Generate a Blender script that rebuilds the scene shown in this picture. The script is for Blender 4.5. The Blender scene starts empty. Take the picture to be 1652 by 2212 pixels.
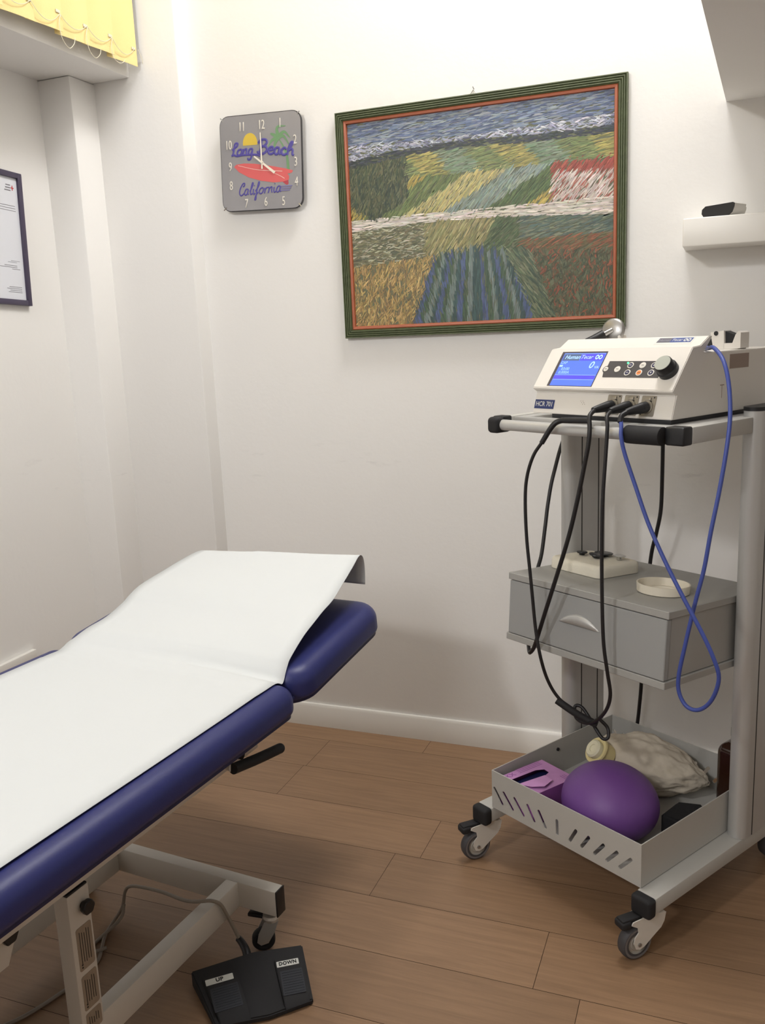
import bpy, bmesh, math, random
from mathutils import Vector, Matrix
from mathutils.geometry import delaunay_2d_cdt
PI = math.pi
random.seed(7)
scene = bpy.context.scene
col = scene.collection

# ---------------------------------------------------------------- camera
cam_d = bpy.data.cameras.new('camera')
cam = bpy.data.objects.new('camera', cam_d)
col.objects.link(cam)
cam_d.sensor_fit = 'HORIZONTAL'
cam_d.sensor_width = 36.0
cam_d.lens = 1898.0 / 1652.0 * 36.0
cam_d.clip_start = 0.02
Dn = Vector((404, 9394, 1898)).normalized()          # "down" seen from the camera (right, down, forward)
Xr = Vector((4946, 171, -1898)); Xr = (Xr - Dn * Xr.dot(Dn)).normalized()
Yf = Dn.cross(Xr).normalized()
if Yf.z < 0: Yf = -Yf
R = Matrix((Xr, Yf, -Dn))                            # camera frame -> world
rgt, dwn, fwd = R.col[0], R.col[1], R.col[2]
M = Matrix.Identity(4)
for i in range(3):
    M[i][0] = rgt[i]; M[i][1] = -dwn[i]; M[i][2] = -fwd[i]
M[2][3] = 1.30
cam.matrix_world = M
scene.camera = cam

# ---------------------------------------------------------------- light, exposure
vs = scene.view_settings
vs.view_transform = 'Standard'; vs.look = 'None'; vs.gamma = 1.0
vs.use_curve_mapping = False
vs.exposure = 0.35
w = bpy.data.worlds.new('world'); scene.world = w; w.use_nodes = True
w.node_tree.nodes['Background'].inputs[0].default_value = (1.0, 0.98, 0.96, 1)
w.node_tree.nodes['Background'].inputs[1].default_value = 0.10

def area(name, loc, target, size, power, color, size_y=None, spread=PI):
    l = bpy.data.lights.new(name, 'AREA'); l.energy = power; l.color = color
    l.shape = 'RECTANGLE'; l.size = size; l.size_y = size_y or size; l.spread = spread
    o = bpy.data.objects.new(name, l); col.objects.link(o); o.location = loc
    d = (Vector(target) - Vector(loc)).normalized()
    o.rotation_euler = d.to_track_quat('-Z', 'Y').to_euler()
    return o
area('ceiling_lamp_key', (-1.47, -0.75, 2.56), (-0.6, 2.3, 1.0), 0.20, 18, (1.0, 0.985, 0.98))
area('ceiling_lamp_back', (-0.32, 2.05, 3.42), (-0.42, 2.00, 0.0), 0.30, 26, (1.0, 0.985, 0.98), size_y=0.6)
area('room_fill_light', (-0.95, -2.0, 2.6), (-0.7, 2.4, 1.2), 0.9, 19, (0.98, 0.985, 1.0))  # unseen soft fill added behind the camera to brighten the walls

# ---------------------------------------------------------------- helpers
def srgb(r, g, b):
    f = lambda c: (c / 255 / 12.92) if c / 255 <= 0.04045 else ((c / 255 + 0.055) / 1.055) ** 2.4
    return (f(r), f(g), f(b), 1.0)

def mat(name, rgb, rough=0.6, metal=0.0, emit=None, estr=1.0, coat=0.0, noise=0.0, nscale=20.0,
        bump=0.0, bscale=200.0, trans=0.0, spec=0.5, stretch=(1, 1, 1), sheen=0.0):
    m = bpy.data.materials.new(name); m.use_nodes = True
    nt = m.node_tree; b = nt.nodes['Principled BSDF']
    b.inputs['Base Color'].default_value = srgb(*rgb)
    b.inputs['Roughness'].default_value = rough
    b.inputs['Metallic'].default_value = metal
    b.inputs['Coat Weight'].default_value = coat
    b.inputs['Transmission Weight'].default_value = trans
    b.inputs['Specular IOR Level'].default_value = spec
    b.inputs['Sheen Weight'].default_value = sheen
    if emit:
        b.inputs['Emission Color'].default_value = srgb(*emit)
        b.inputs['Emission Strength'].default_value = estr
    tc = nt.nodes.new('ShaderNodeTexCoord')
    mp = nt.nodes.new('ShaderNodeMapping'); mp.inputs['Scale'].default_value = stretch
    nt.links.new(tc.outputs['Object'], mp.inputs['Vector'])
    if noise:
        n = nt.nodes.new('ShaderNodeTexNoise'); n.inputs['Scale'].default_value = nscale
        n.inputs['Detail'].default_value = 4
        nt.links.new(mp.outputs[0], n.inputs['Vector'])
        mx = nt.nodes.new('ShaderNodeMixRGB'); mx.blend_type = 'MIX'
        c = srgb(*rgb)
        mx.inputs[1].default_value = tuple(min(1, v * (1 - noise)) for v in c[:3]) + (1,)
        mx.inputs[2].default_value = tuple(min(1, v * (1 + noise)) for v in c[:3]) + (1,)
        nt.links.new(n.outputs['Fac'], mx.inputs[0]); nt.links.new(mx.outputs[0], b.inputs['Base Color'])
    if bump:
        n2 = nt.nodes.new('ShaderNodeTexNoise'); n2.inputs['Scale'].default_value = bscale
        n2.inputs['Detail'].default_value = 5
        nt.links.new(mp.outputs[0], n2.inputs['Vector'])
        bp = nt.nodes.new('ShaderNodeBump'); bp.inputs['Strength'].default_value = bump
        bp.inputs['Distance'].default_value = 0.002
        nt.links.new(n2.outputs['Fac'], bp.inputs['Height']); nt.links.new(bp.outputs[0], b.inputs['Normal'])
    return m

def tag(o, label=None, cat=None, group=None, kind=None):
    if label: o['label'] = label
    if cat: o['category'] = cat
    if group: o['group'] = group
    if kind: o['kind'] = kind
    return o

def thing(name, label, cat, loc=(0, 0, 0), rotz=0, group=None):
    o = bpy.data.objects.new(name, None); col.objects.link(o)
    o.empty_display_size = 0.05
    o.location = loc; o.rotation_euler = (0, 0, rotz)
    return tag(o, label, cat, group)

def obj(name, bm, m, parent=None, angle=35, label=None):
    me = bpy.data.meshes.new(name)
    bmesh.ops.recalc_face_normals(bm, faces=bm.faces)
    bm.to_mesh(me); bm.free()
    for mm in (m if isinstance(m, (list, tuple)) else [m]): me.materials.append(mm)
    if angle:
        me.shade_smooth(); me.set_sharp_from_angle(angle=math.radians(angle))
    o = bpy.data.objects.new(name, me); col.objects.link(o)
    if parent: o.parent = parent
    if label: o['label'] = label
    return o

def box(bm, x0, x1, y0, y1, z0, z1, bevel=0.0, seg=2, xf=None):
    vs_ = [bm.verts.new((x, y, z)) for x in (x0, x1) for y in (y0, y1) for z in (z0, z1)]
    F = [(0, 1, 3, 2), (4, 6, 7, 5), (0, 4, 5, 1), (2, 3, 7, 6), (0, 2, 6, 4), (1, 5, 7, 3)]
    fs = [bm.faces.new([vs_[i] for i in f]) for f in F]
    bmesh.ops.recalc_face_normals(bm, faces=fs)
    out = vs_
    if bevel:
        es = list({e for f in fs for e in f.edges})
        r = bmesh.ops.bevel(bm, geom=es, offset=bevel, segments=seg, affect='EDGES', profile=0.5)
        out = list({v for f in r['faces'] for v in f.verts} | {v for v in vs_ if v.is_valid})
    if xf is not None:
        for v in out: v.co = xf @ v.co
    return out

def frame_of(d):
    d = d.normalized()
    u = d.cross(Vector((0, 0, 1)))
    if u.length < 1e-3: u = d.cross(Vector((1, 0, 0)))
    u.normalize(); return u, d.cross(u).normalized()

def cyl(bm, p0, p1, r0, r1=None, seg=24, bevel=0.0):
    r1 = r0 if r1 is None else r1
    p0, p1 = Vector(p0), Vector(p1); d = (p1 - p0).normalized(); u, v = frame_of(d)
    L = (p1 - p0).length
    st = [(0, r0), (L, r1)] if not bevel else [(0, r0 - bevel), (bevel * .3, r0 - bevel * .3), (bevel, r0), (L - bevel, r1), (L - bevel * .3, r1 - bevel * .3), (L, r1 - bevel)]
    rings = []
    for h, r in st:
        rings.append([bm.verts.new(p0 + d * h + (u * math.cos(2 * PI * k / seg) + v * math.sin(2 * PI * k / seg)) * r) for k in range(seg)])
    for a, b in zip(rings, rings[1:]):
        for k in range(seg): bm.faces.new((a[k], a[(k + 1) % seg], b[(k + 1) % seg], b[k]))
    bm.faces.new(rings[0]); bm.faces.new(rings[-1])

def crom(pts, n=8):
    pts = [Vector(p) for p in pts]
    P = [pts[0] * 2 - pts[1]] + pts + [pts[-1] * 2 - pts[-2]]
    out = []
    for i in range(1, len(P) - 2):
        for k in range(n):
            t = k / n; a, b, c, d = P[i - 1], P[i], P[i + 1], P[i + 2]
            out.append(0.5 * ((2 * b) + (c - a) * t + (2 * a - 5 * b + 4 * c - d) * t * t + (3 * b - a - 3 * c + d) * t ** 3))
    out.append(pts[-1]); return out

def tube(bm, pts, r, n=8, seg=12, smooth=True):
    P = crom(pts, n) if smooth else [Vector(p) for p in pts]
    rr = r if callable(r) else (lambda t: r)
    rings = []; up = None
    for i, p in enumerate(P):
        d = (P[min(i + 1, len(P) - 1)] - P[max(i - 1, 0)]).normalized()
        if up is None: up, _ = frame_of(d)
        up = (up - d * up.dot(d)).normalized(); v = d.cross(up)
        q = rr(i / (len(P) - 1))
        rings.append([bm.verts.new(p + (up * math.cos(2 * PI * k / seg) + v * math.sin(2 * PI * k / seg)) * q) for k in range(seg)])
    for a, b in zip(rings, rings[1:]):
        for k in range(seg): bm.faces.new((a[k], a[(k + 1) % seg], b[(k + 1) % seg], b[k]))
    bm.faces.new(rings[0]); bm.faces.new(rings[-1])

def lathe(bm, prof, seg=40, xf=None):
    rings = []
    for r, z in prof:
        if r < 1e-6: rings.append([bm.verts.new((0, 0, z))])
        else: rings.append([bm.verts.new((r * math.cos(2 * PI * k / seg), r * math.sin(2 * PI * k / seg), z)) for k in range(seg)])
    for a, b in zip(rings, rings[1:]):
        for k in range(seg):
            k2 = (k + 1) % seg
            if len(a) == 1 and len(b) > 1: bm.faces.new((a[0], b[k2], b[k]))
            elif len(b) == 1 and len(a) > 1: bm.faces.new((a[k], a[k2], b[0]))
            elif len(a) > 1: bm.faces.new((a[k], a[k2], b[k2], b[k]))
    if xf is not None:
        for rg in rings:
            for v in rg: v.co = xf @ v.co

def prism(bm, pts, h0, h1, xf=None):
    """outline pts in local XY extruded along local Z"""
    a = [bm.verts.new((p[0], p[1], h0)) for p in pts]
    b = [bm.verts.new((p[0], p[1], h1)) for p in pts]
    n = len(pts)
    bm.faces.new(a); bm.faces.new(b)
    for i in range(n): bm.faces.new((a[i], a[(i + 1) % n], b[(i + 1) % n], b[i]))
    if xf is not None:
        for v in a + b: v.co = xf @ v.co

def rrect(w, l, r, seg=6, cx=0, cy=0):
    r = max(min(r, w / 2 - 1e-4, l / 2 - 1e-4), 1e-4); out = []
    for sx, sy, a0 in ((1, 1, 0), (-1, 1, 90), (-1, -1, 180), (1, -1, 270)):
        for k in range(seg + 1):
            a = math.radians(a0 + 90 * k / seg)
            out.append((cx + sx * (w / 2 - r) + r * math.cos(a), cy + sy * (l / 2 - r) + r * math.sin(a)))
    return out

def pad(bm, w, l, z0, z1, rp, rtop, rbot, cx=0, cy=0, seg=8, xf=None, bulge=0.0):
    """soft rounded slab: plan radius rp, edge radii rtop / rbot"""
    lay = []
    for k in range(seg + 1):
        a = PI / 2 * (1 - k / seg)
        lay.append((z0 + rbot * (1 - math.sin(PI / 2 * k / seg)) if False else z0 + rbot - rbot * math.sin(a), rbot - rbot * math.cos(a)))
    for k in range(seg + 1):
        a = PI / 2 * k / seg
        lay.append((z1 - rtop + rtop * math.sin(a), rtop - rtop * math.cos(a)))
    lay.append((z1 + bulge * .5, rtop + 0.03)); lay.append((z1 + bulge, rtop + 0.08))
    rings = []
    for z, ins in lay:
        ins = min(ins, w / 2 - 0.01, l / 2 - 0.01)
        rings.append([bm.verts.new((x, y, z)) for x, y in rrect(w - 2 * ins, l - 2 * ins, max(rp - ins, 0.002), 8, cx, cy)])
    n = len(rings[0])
    for a, b in zip(rings, rings[1:]):
        for k in range(n): bm.faces.new((a[k], a[(k + 1) % n], b[(k + 1) % n], b[k]))
    bm.faces.new(rings[0]); bm.faces.new(rings[-1])
    if xf is not None:
        for rg in rings:
            for v in rg: v.co = xf @ v.co

def plate_with_holes(bm, outline, holes, th, xf):
    vs_ = []; edges = []
    for poly in [outline] + holes:
        s = len(vs_); vs_ += [Vector((p[0], p[1])) for p in poly]
        edges += [(s + i, s + (i + 1) % len(poly)) for i in range(len(poly))]
    res = delaunay_2d_cdt(vs_, edges, [], 1, 1e-7)
    V, F = res[0], res[2]
    def inside(p, poly):
        c = False; n = len(poly)
        for i in range(n):
            x1, y1 = poly[i]; x2, y2 = poly[(i + 1) % n]
            if (y1 > p[1]) != (y2 > p[1]) and p[0] < (x2 - x1) * (p[1] - y1) / (y2 - y1) + x1: c = not c
        return c
    keep = []
    for f in F:
        c = sum((V[i] for i in f), Vector((0, 0))) / len(f)
        if not any(inside(c, h) for h in holes): keep.append(f)
    a = [bm.verts.new(xf @ Vector((v.x, v.y, 0))) for v in V]
    b = [bm.verts.new(xf @ Vector((v.x, v.y, th))) for v in V]
    cnt = {}
    for f in keep:
        bm.faces.new([a[i] for i in f]); bm.faces.new([b[i] for i in reversed(f)])
        for i in range(len(f)):
            e = (f[i], f[(i + 1) % len(f)]); k = tuple(sorted(e)); cnt[k] = cnt.get(k, 0) + 1
    for (i, j), c in cnt.items():
        if c == 1: bm.faces.new((a[i], a[j], b[j], b[i]))
    for v in a + b:
        if not v.link_faces: bm.verts.remove(v)

def axes(o, x, y, z):
    m = Matrix.Identity(4)
    for i in range(3): m[i][0] = x[i]; m[i][1] = y[i]; m[i][2] = z[i]; m[i][3] = o[i]
    return m

def text_mesh(name, s, size, m, parent, xf, depth=0.0004, shear=0.0, bold=0.0, sx=1.0, align='CENTER', label=None, spacing=1.0):
    c = bpy.data.curves.new(name, 'FONT'); c.body = s; c.size = size; c.extrude = depth
    c.shear = shear; c.offset = bold; c.align_x = align; c.align_y = 'CENTER'; c.space_character = spacing
    c.resolution_u = 3
    t = bpy.data.objects.new(name, c); col.objects.link(t)
    dg = bpy.context.evaluated_depsgraph_get()
    me = bpy.data.meshes.new_from_object(t.evaluated_get(dg))
    bpy.data.objects.remove(t); bpy.data.curves.remove(c)
    me.name = name; me.materials.clear(); me.materials.append(m)
    me.transform(xf @ Matrix.Diagonal((sx, 1, 1, 1)))
    o = bpy.data.objects.new(name, me); col.objects.link(o)
    if parent: o.parent = parent
    if label: o['label'] = label
    return o

def copy_tree(o, parent=None):
    c = o.copy(); col.objects.link(c)
    if parent: c.parent = parent
    for ch in [x for x in col.objects if x.parent == o]: copy_tree(ch, c)
    return c

# ---------------------------------------------------------------- materials
def wall_material():
    m = mat('wall_paint', (236, 234, 230), rough=0.75, bump=0.25, bscale=60)
    nt = m.node_tree; b = nt.nodes['Principled BSDF']
    tc = nt.nodes.new('ShaderNodeTexCoord')
    mp = nt.nodes.new('ShaderNodeMapping'); mp.inputs['Scale'].default_value = (3.5, 3.5, 16)
    n = nt.nodes.new('ShaderNodeTexNoise'); n.inputs['Scale'].default_value = 2.2; n.inputs['Detail'].default_value = 7
    n.inputs['Roughness'].default_value = 0.7
    r = nt.nodes.new('ShaderNodeValToRGB')
    r.color_ramp.elements[0].position = 0.60; r.color_ramp.elements[0].color = (0, 0, 0, 1)
    r.color_ramp.elements[1].position = 0.80; r.color_ramp.elements[1].color = (1, 1, 1, 1)
    # scuffs live in a band about 0.9 m above the floor
    g = nt.nodes.new('ShaderNodeNewGeometry'); sx = nt.nodes.new('ShaderNodeSeparateXYZ')
    nt.links.new(g.outputs['Position'], sx.inputs[0])
    sb = nt.nodes.new('ShaderNodeMath'); sb.operation = 'SUBTRACT'; sb.inputs[1].default_value = 0.90
    ab = nt.nodes.new('ShaderNodeMath'); ab.operation = 'ABSOLUTE'
    mr = nt.nodes.new('ShaderNodeMapRange'); mr.inputs[1].default_value = 0.02; mr.inputs[2].default_value = 0.10
    mr.inputs[3].default_value = 0.32; mr.inputs[4].default_value = 0.0
    mu = nt.nodes.new('ShaderNodeMath'); mu.operation = 'MULTIPLY'
    nt.links.new(sx.outputs['Z'], sb.inputs[0]); nt.links.new(sb.outputs[0], ab.inputs[0]); nt.links.new(ab.outputs[0], mr.inputs[0])
    nt.links.new(tc.outputs['Object'], mp.inputs[0]); nt.links.new(mp.outputs[0], n.inputs['Vector'])
    nt.links.new(n.outputs['Fac'], r.inputs[0]); nt.links.new(r.outputs[0], mu.inputs[0]); nt.links.new(mr.outputs[0], mu.inputs[1])
    mx = nt.nodes.new('ShaderNodeMixRGB'); mx.inputs[1].default_value = srgb(236, 234, 230); mx.inputs[2].default_value = srgb(150, 148, 145)
    nt.links.new(mu.outputs[0], mx.inputs[0]); nt.links.new(mx.outputs[0], b.inputs['Base Color'])
    return m
M_wall = wall_material()
M_trim = mat('white_lacquer', (232, 229, 222), rough=0.4)
M_ceil = mat('ceiling_paint', (235, 233, 228), rough=0.9)

def floor_material():
    m = mat('oak_planks', (150, 112, 78), rough=0.42, bump=0.05, bscale=120, stretch=(0.12, 1, 1))
    nt = m.node_tree; b = nt.nodes['Principled BSDF']
    at = nt.nodes.new('ShaderNodeAttribute'); at.attribute_name = 'plank'
    tc = nt.nodes.new('ShaderNodeTexCoord'); mp = nt.nodes.new('ShaderNodeMapping'); mp.inputs['Scale'].default_value = (1.6, 26, 1)
    ad = nt.nodes.new('ShaderNodeVectorMath'); ad.operation = 'ADD'
    sc = nt.nodes.new('ShaderNodeVectorMath'); sc.operation = 'SCALE'; sc.inputs['Scale'].default_value = 9.0
    nt.links.new(at.outputs['Color'], sc.inputs[0]); nt.links.new(tc.outputs['Object'], ad.inputs[0]); nt.links.new(sc.outputs[0], ad.inputs[1])
    nt.links.new(ad.outputs[0], mp.inputs[0])
    n = nt.nodes.new('ShaderNodeTexNoise'); n.inputs['Scale'].default_value = 3.0; n.inputs['Detail'].default_value = 8; n.inputs['Roughness'].default_value = 0.62
    n.inputs['Distortion'].default_value = 0.6
    nt.links.new(mp.outputs[0], n.inputs['Vector'])
    r = nt.nodes.new('ShaderNodeValToRGB')
    e = r.color_ramp.elements; e[0].position = 0.28; e[0].color = srgb(132, 103, 77); e[1].position = 0.80; e[1].color = srgb(158, 125, 95)
    nt.links.new(n.outputs['Fac'], r.inputs[0])
    mx = nt.nodes.new('ShaderNodeMixRGB'); mx.blend_type = 'MULTIPLY'; mx.inputs[0].default_value = 1.0
    sp = nt.nodes.new('ShaderNodeSeparateColor')
    nt.links.new(at.outputs['Color'], sp.inputs[0])
    mr = nt.nodes.new('ShaderNodeMapRange'); mr.inputs[3].default_value = 0.90; mr.inputs[4].default_value = 1.08
    nt.links.new(sp.outputs[0], mr.inputs[0])
    nt.links.new(r.outputs[0], mx.inputs[1]); nt.links.new(mr.outputs[0], mx.inputs[2])
    nt.links.new(mx.outputs[0], b.inputs['Base Color'])
    return m
M_floor = floor_material()
M_gap = mat('plank_joint', (62, 42, 26), rough=0.9)
M_blue = mat('blue_vinyl', (42, 47, 102), rough=0.42, bump=0.06, bscale=500, spec=0.45)
M_bluedark = mat('blue_piping', (28, 30, 72), rough=0.5)
M_white_metal = mat('white_powder_coat', (214, 208, 198), rough=0.38, bump=0.03, bscale=300)
M_alu = mat('anodised_aluminium', (190, 189, 186), rough=0.42, metal=0.35)
M_groove = mat('dark_groove', (40, 39, 38), rough=0.7)
M_greymetal = mat('light_grey_coated_steel', (186, 184, 178), rough=0.5, bump=0.04, bscale=400)
M_greylam = mat('grey_laminate', (166, 165, 161), rough=0.45)
M_greyface = mat('grey_drawer_front', (160, 161, 160), rough=0.42)
M_black = mat('black_plastic', (24, 24, 27), rough=0.45)
M_blackmat = mat('black_rubber', (28, 27, 29), rough=0.75)
M_cable = mat('black_cable_rubber', (26, 24, 26), rough=0.5)
M_bluecable = mat('blue_cable_rubber', (66, 82, 158), rough=0.45)
M_greycable = mat('grey_cable_rubber', (150, 140, 128), rough=0.6)
M_cream = mat('cream_housing', (222, 217, 209), rough=0.5, bump=0.04, bscale=700)
M_creamdark = mat('cream_shade_and_marks', (150, 132, 120), rough=0.6)
M_chrome = mat('chrome', (200, 200, 200), rough=0.18, metal=1.0)
M_steel = mat('brushed_steel', (165, 163, 160), rough=0.35, metal=0.8)
M_zinc = mat('zinc_castor', (200, 196, 190), rough=0.3, metal=0.55)
M_wheel = mat('grey_tyre', (70, 68, 70), rough=0.6)
M_wheelrim = mat('wheel_rim_grey', (168, 162, 152), rough=0.5)
M_tyre2 = mat('mid_grey_tyre', (112, 107, 106), rough=0.6)
M_paper = mat('white_paper', (214, 217, 217), rough=0.9, bump=0.12, bscale=45, spec=0.2)
M_foam = mat('cream_foam', (230, 224, 208), rough=0.95, bump=0.3, bscale=350)
M_dish = mat('cream_plastic', (230, 222, 204), rough=0.4)
M_ball = mat('purple_rubber', (112, 70, 142), rough=0.5, noise=0.12, nscale=6)
M_bag = mat('off_white_cloth', (205, 194, 176), rough=0.95, noise=0.12, nscale=12, bump=0.4, bscale=160)
M_cap = mat('cream_cap', (226, 220, 190), rough=0.5)
M_brown = mat('dark_brown_glass', (52, 30, 20), rough=0.15, coat=0.5)
M_purplebox = mat('pink_purple_card', (192, 138, 192), rough=0.7, noise=0.16, nscale=30)
M_purpledk = mat('purple_card', (150, 84, 156), rough=0.7, noise=0.1, nscale=30)
M_nitrile = mat('dark_blue_nitrile', (26, 30, 78), rough=0.5)
M_label = mat('white_label', (215, 215, 208), rough=0.6)
M_ink = mat('black_ink', (26, 24, 26), rough=0.7)
M_sticker = mat('faded_grey_sticker', (156, 140, 122), rough=0.6, noise=0.15, nscale=150, stretch=(1, 1, 0.15))

# ---------------------------------------------------------------- room shell
W = 2.526
def struct(name, bm, m, parent=None, angle=35):
    o = obj(name, bm, m, parent, angle)
    if not parent: o['kind'] = 'structure'
    return o

# floor: planks run along x
bm = bmesh.new(); lay = bm.loops.layers.color.new('plank')
y0 = 1.527 - 0.1795 * 25; row = 0
special = {25: -0.745 + 0, 24: None}
r_ = random.Random(3)
ends_at = {26: -0.745, 28: -1.18, 24: -0.226}
while y0 < W + 0.05:
    y1 = y0 + 0.1795
    x = ends_at.get(row, r_.uniform(-1.6, -0.2) + (1.7 if row in (25, 27, 29) else 0))
    xs = sorted([x + 1.75 * k for k in range(-3, 4)])
    xs = [-2.3] + [q for q in xs if -2.2 < q < 2.0] + [2.1]
    for a, b_ in zip(xs, xs[1:]):
        g = 0.0006
        ys0, ys1 = y0 + g, min(y1 - g, W + 0.02)
        f = bm.faces.new([bm.verts.new(p) for p in ((a + g, ys0, 0), (b_ - g, ys0, 0), (b_ - g, ys1, 0), (a + g, ys1, 0))])
        c = (r_.random(), r_.random(), 0, 1)
        for l in f.loops: l[lay] = c
    y0 = y1; row += 1
f = bm.faces.new([bm.verts.new(p) for p in ((-2.3, -3, -0.0015), (2.1, -3, -0.0015), (2.1, W + .02, -0.0015), (-2.3, W + .02, -0.0015))])
f.material_index = 1
fl = struct('floor', bm, [M_floor, M_gap], angle=0)

bm = bmesh.new(); box(bm, -2.3, 2.1, -2.8, 2.8, 3.5, 3.6); struct('ceiling', bm, M_ceil)
bm = bmesh.new(); box(bm, -1.60, 2.1, W, W + 0.15, -0.02, 3.5); struct('wall_back', bm, M_wall)
bm = bmesh.new(); box(bm, 1.9, 2.1, -2.8, W, -0.02, 3.5); struct('wall_right', bm, M_wall)
bm = bmesh.new(); box(bm, -2.3, 2.1, -2.8, -2.6, -0.02, 3.5); struct('wall_front', bm, M_wall)
# left wall: recessed lower part, two stepped piers, beam under the high window, wall above it
bm = bmesh.new()
box(bm, -2.3, -1.995, -2.8, 2.345, -0.02, 2.107)
box(bm, -2.3, -1.74, -2.8, 2.46, 2.107, 2.33, bevel=0.004)
box(bm, -2.3, -1.74, -2.8, 2.46, 2.86, 3.5)
struct('wall_left', bm, M_wall)
bm = bmesh.new(); box(bm, -2.3, -1.875, 2.345, 2.62, -0.02, 2.107, bevel=0.006); struct('trim_1', bm, M_wall)
bm = bmesh.new(); box(bm, -2.3, -1.565, 2.46, 2.7, -0.02, 3.5, bevel=0.006); struct('trim_2', bm, M_wall)
# bulkhead of white board at upper right
bm = bmesh.new(); prism(bm, [(-0.018, W), (-0.075, 1.40), (1.9, 1.40), (1.9, W)], 1.836, 3.5); struct('trim_3', bm, M_wall)
# high window behind the blind
bm = bmesh.new()
for (a, b_, c, d) in ((-2.8, 2.46, 2.33, 2.38), (-2.8, 2.46, 2.81, 2.86), (2.41, 2.46, 2.38, 2.81), (1.2, 1.25, 2.38, 2.81), (-0.05, 0.0, 2.38, 2.81), (-1.3, -1.25, 2.38, 2.81)):
    box(bm, -1.84, -1.78, a, b_, c, d)
wf = struct('window_1', bm, M_trim)
M_glass = mat('night_window_glass', (20, 24, 30), rough=0.05, spec=0.6)
bm = bmesh.new(); box(bm, -1.815, -1.809, -2.8, 2.42, 2.37, 2.82); obj('window_pane', bm, M_glass, wf)
# baseboard
bm = bmesh.new()
prof = [(0, 0), (-0.014, 0), (-0.014, 0.070), (-0.009, 0.078), (0, 0.078)]
prism(bm, prof, -1.565, 1.9, xf=axes((0, W, 0), (0, 1, 0), (0, 0, 1), (1, 0, 0)))
struct('baseboard_back', bm, M_trim)
# slim ledge on the left wall, just seen beyond the couch
bm = bmesh.new(); box(bm, -1.995, -1.978, 0.7, 2.035, 0.345, 0.383, bevel=0.003); struct('trim_4', bm, M_trim)

# ---------------------------------------------------------------- vertical blind
M_blind = mat('yellow_blind_fabric', (238, 216, 148), rough=0.85, bump=0.3, bscale=500, sheen=0.2)
M_chain = mat('cream_bead_chain', (222, 214, 190), rough=0.5)
bl = thing('vertical_blind', 'yellow fabric vertical blind with a bead chain, hanging over the high window', 'blind', (-1.70, 2.43, 2.13))
pitch = 0.109
nsl = 20
for k in range(nsl):
    y = -k * pitch
    bm = bmesh.new()
    # slat: slightly bowed strip, each overlapping the next like scales
    N = 6; wd = 0.127
    pa_, pb_ = [], []
    zb = 0.0 + (0.003 if k % 2 else -0.002) + 0.0008 * k
    for i in range(N + 1):
        t = i / N
        yy = y + 0.012 - wd * t
        xx = 0.005 - 0.014 * t + 0.003 * math.sin(PI * t)
        pa_.append((xx, yy)); pb_.append((xx + 0.0012, yy))
    prism(bm, pa_ + pb_[::-1], zb, 0.74)
    sl = obj('slat', bm, M_blind, bl, angle=60)
    bm = bmesh.new(); box(bm, 0.006, 0.0085, y - 0.012, y + 0.004, zb + 0.043, zb + 0.051, bevel=0.0008)
    obj('chain_clip', bm, M_chain, sl)
bm = bmesh.new()
for k in range(nsl - 1):
    ya, yb = -k * pitch, -(k + 1) * pitch
    pts = [(0.010, ya + (yb - ya) * t, 0.047 - 0.030 * 4 * t * (1 - t) * (0.75 if k % 3 else 1)) for t in (0, .2, .4, .6, .8, 1)]
    tube(bm, pts, 0.0009, n=4, seg=6)
for k, dz in ((2, 0.055), (3, 0.06), (1, 0.03)):
    yc = -k * pitch
    tube(bm, [(0.012, yc + 0.0, 0.045), (0.013, yc - 0.010, 0.02), (0.013, yc - 0.004, -dz * .25), (0.013, yc + 0.02, -dz * .55), (0.013, yc + 0.042, -dz * .3), (0.012, yc + 0.05, 0.0)], 0.0009, n=5, seg=6)
tube(bm, [(0.012, 0.012, 0.046), (0.013, 0.028, 0.02), (0.013, 0.034, -0.015)], 0.0008, n=5, seg=6)
obj('bead_chain', bm, M_chain, bl)
bm = bmesh.new(); box(bm, -0.02, 0.02, -nsl * pitch, 0.02, 0.74, 0.775, bevel=0.002); obj('headrail', bm, M_white_metal, bl)

# ---------------------------------------------------------------- framed certificate on the left wall
M_cframe = mat('dark_aubergine_frame', (66, 58, 80), rough=0.4)
M_sheet = mat('certificate_paper', (222, 224, 230), rough=0.35)
cf = thing('certificate', 'framed white certificate in a thin dark frame on the left wall', 'framed certificate', (-1.995, 2.195, 1.43), 0)
cf.rotation_euler = (math.radians(-2.5), 0, 0)
cw, chh, t = 0.30, 0.385, 0.016
for nm, (a, b_, c, d) in {'l': (-cw, -cw + t, 0, chh), 'r': (-t, 0, 0, chh), 'b': (-cw + t, -t, 0, t), 't': (-cw + t, -t, chh - t, chh)}.items():
    bm = bmesh.new(); box(bm, 0, 0.016, a, b_, c, d, bevel=0.0015); obj('frame_side', bm, M_cframe, cf)
bm = bmesh.new(); box(bm, 0.002, 0.008, -cw + t, -t, t, chh - t); obj('sheet', bm, M_sheet, cf)
bm = bmesh.new()
def dash(bm, yr, wid, z, th=0.0022): box(bm, 0.008, 0.0083, -yr - wid, -yr, z, z + th)
for i, (wd, z) in enumerate(((.018, .345), (.02, .3375), (.024, .330))): dash(bm, .042, wd, z, .003)
M_pg = mat('pale_grey_ink', (120, 118, 124), rough=0.8)
obj('letterhead', bm, M_pg, cf); bm = bmesh.new()
for i, z in enumerate((.287, .280, .273)): dash(bm, .030 - i * .001, .22 - i * .02, z, .0015)
obj('paragraph', bm, M_pg, cf); bm = bmesh.new()
for i, z in enumerate((.128, .124)): dash(bm, .03 + i * .012, .035, z, .001)
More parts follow.
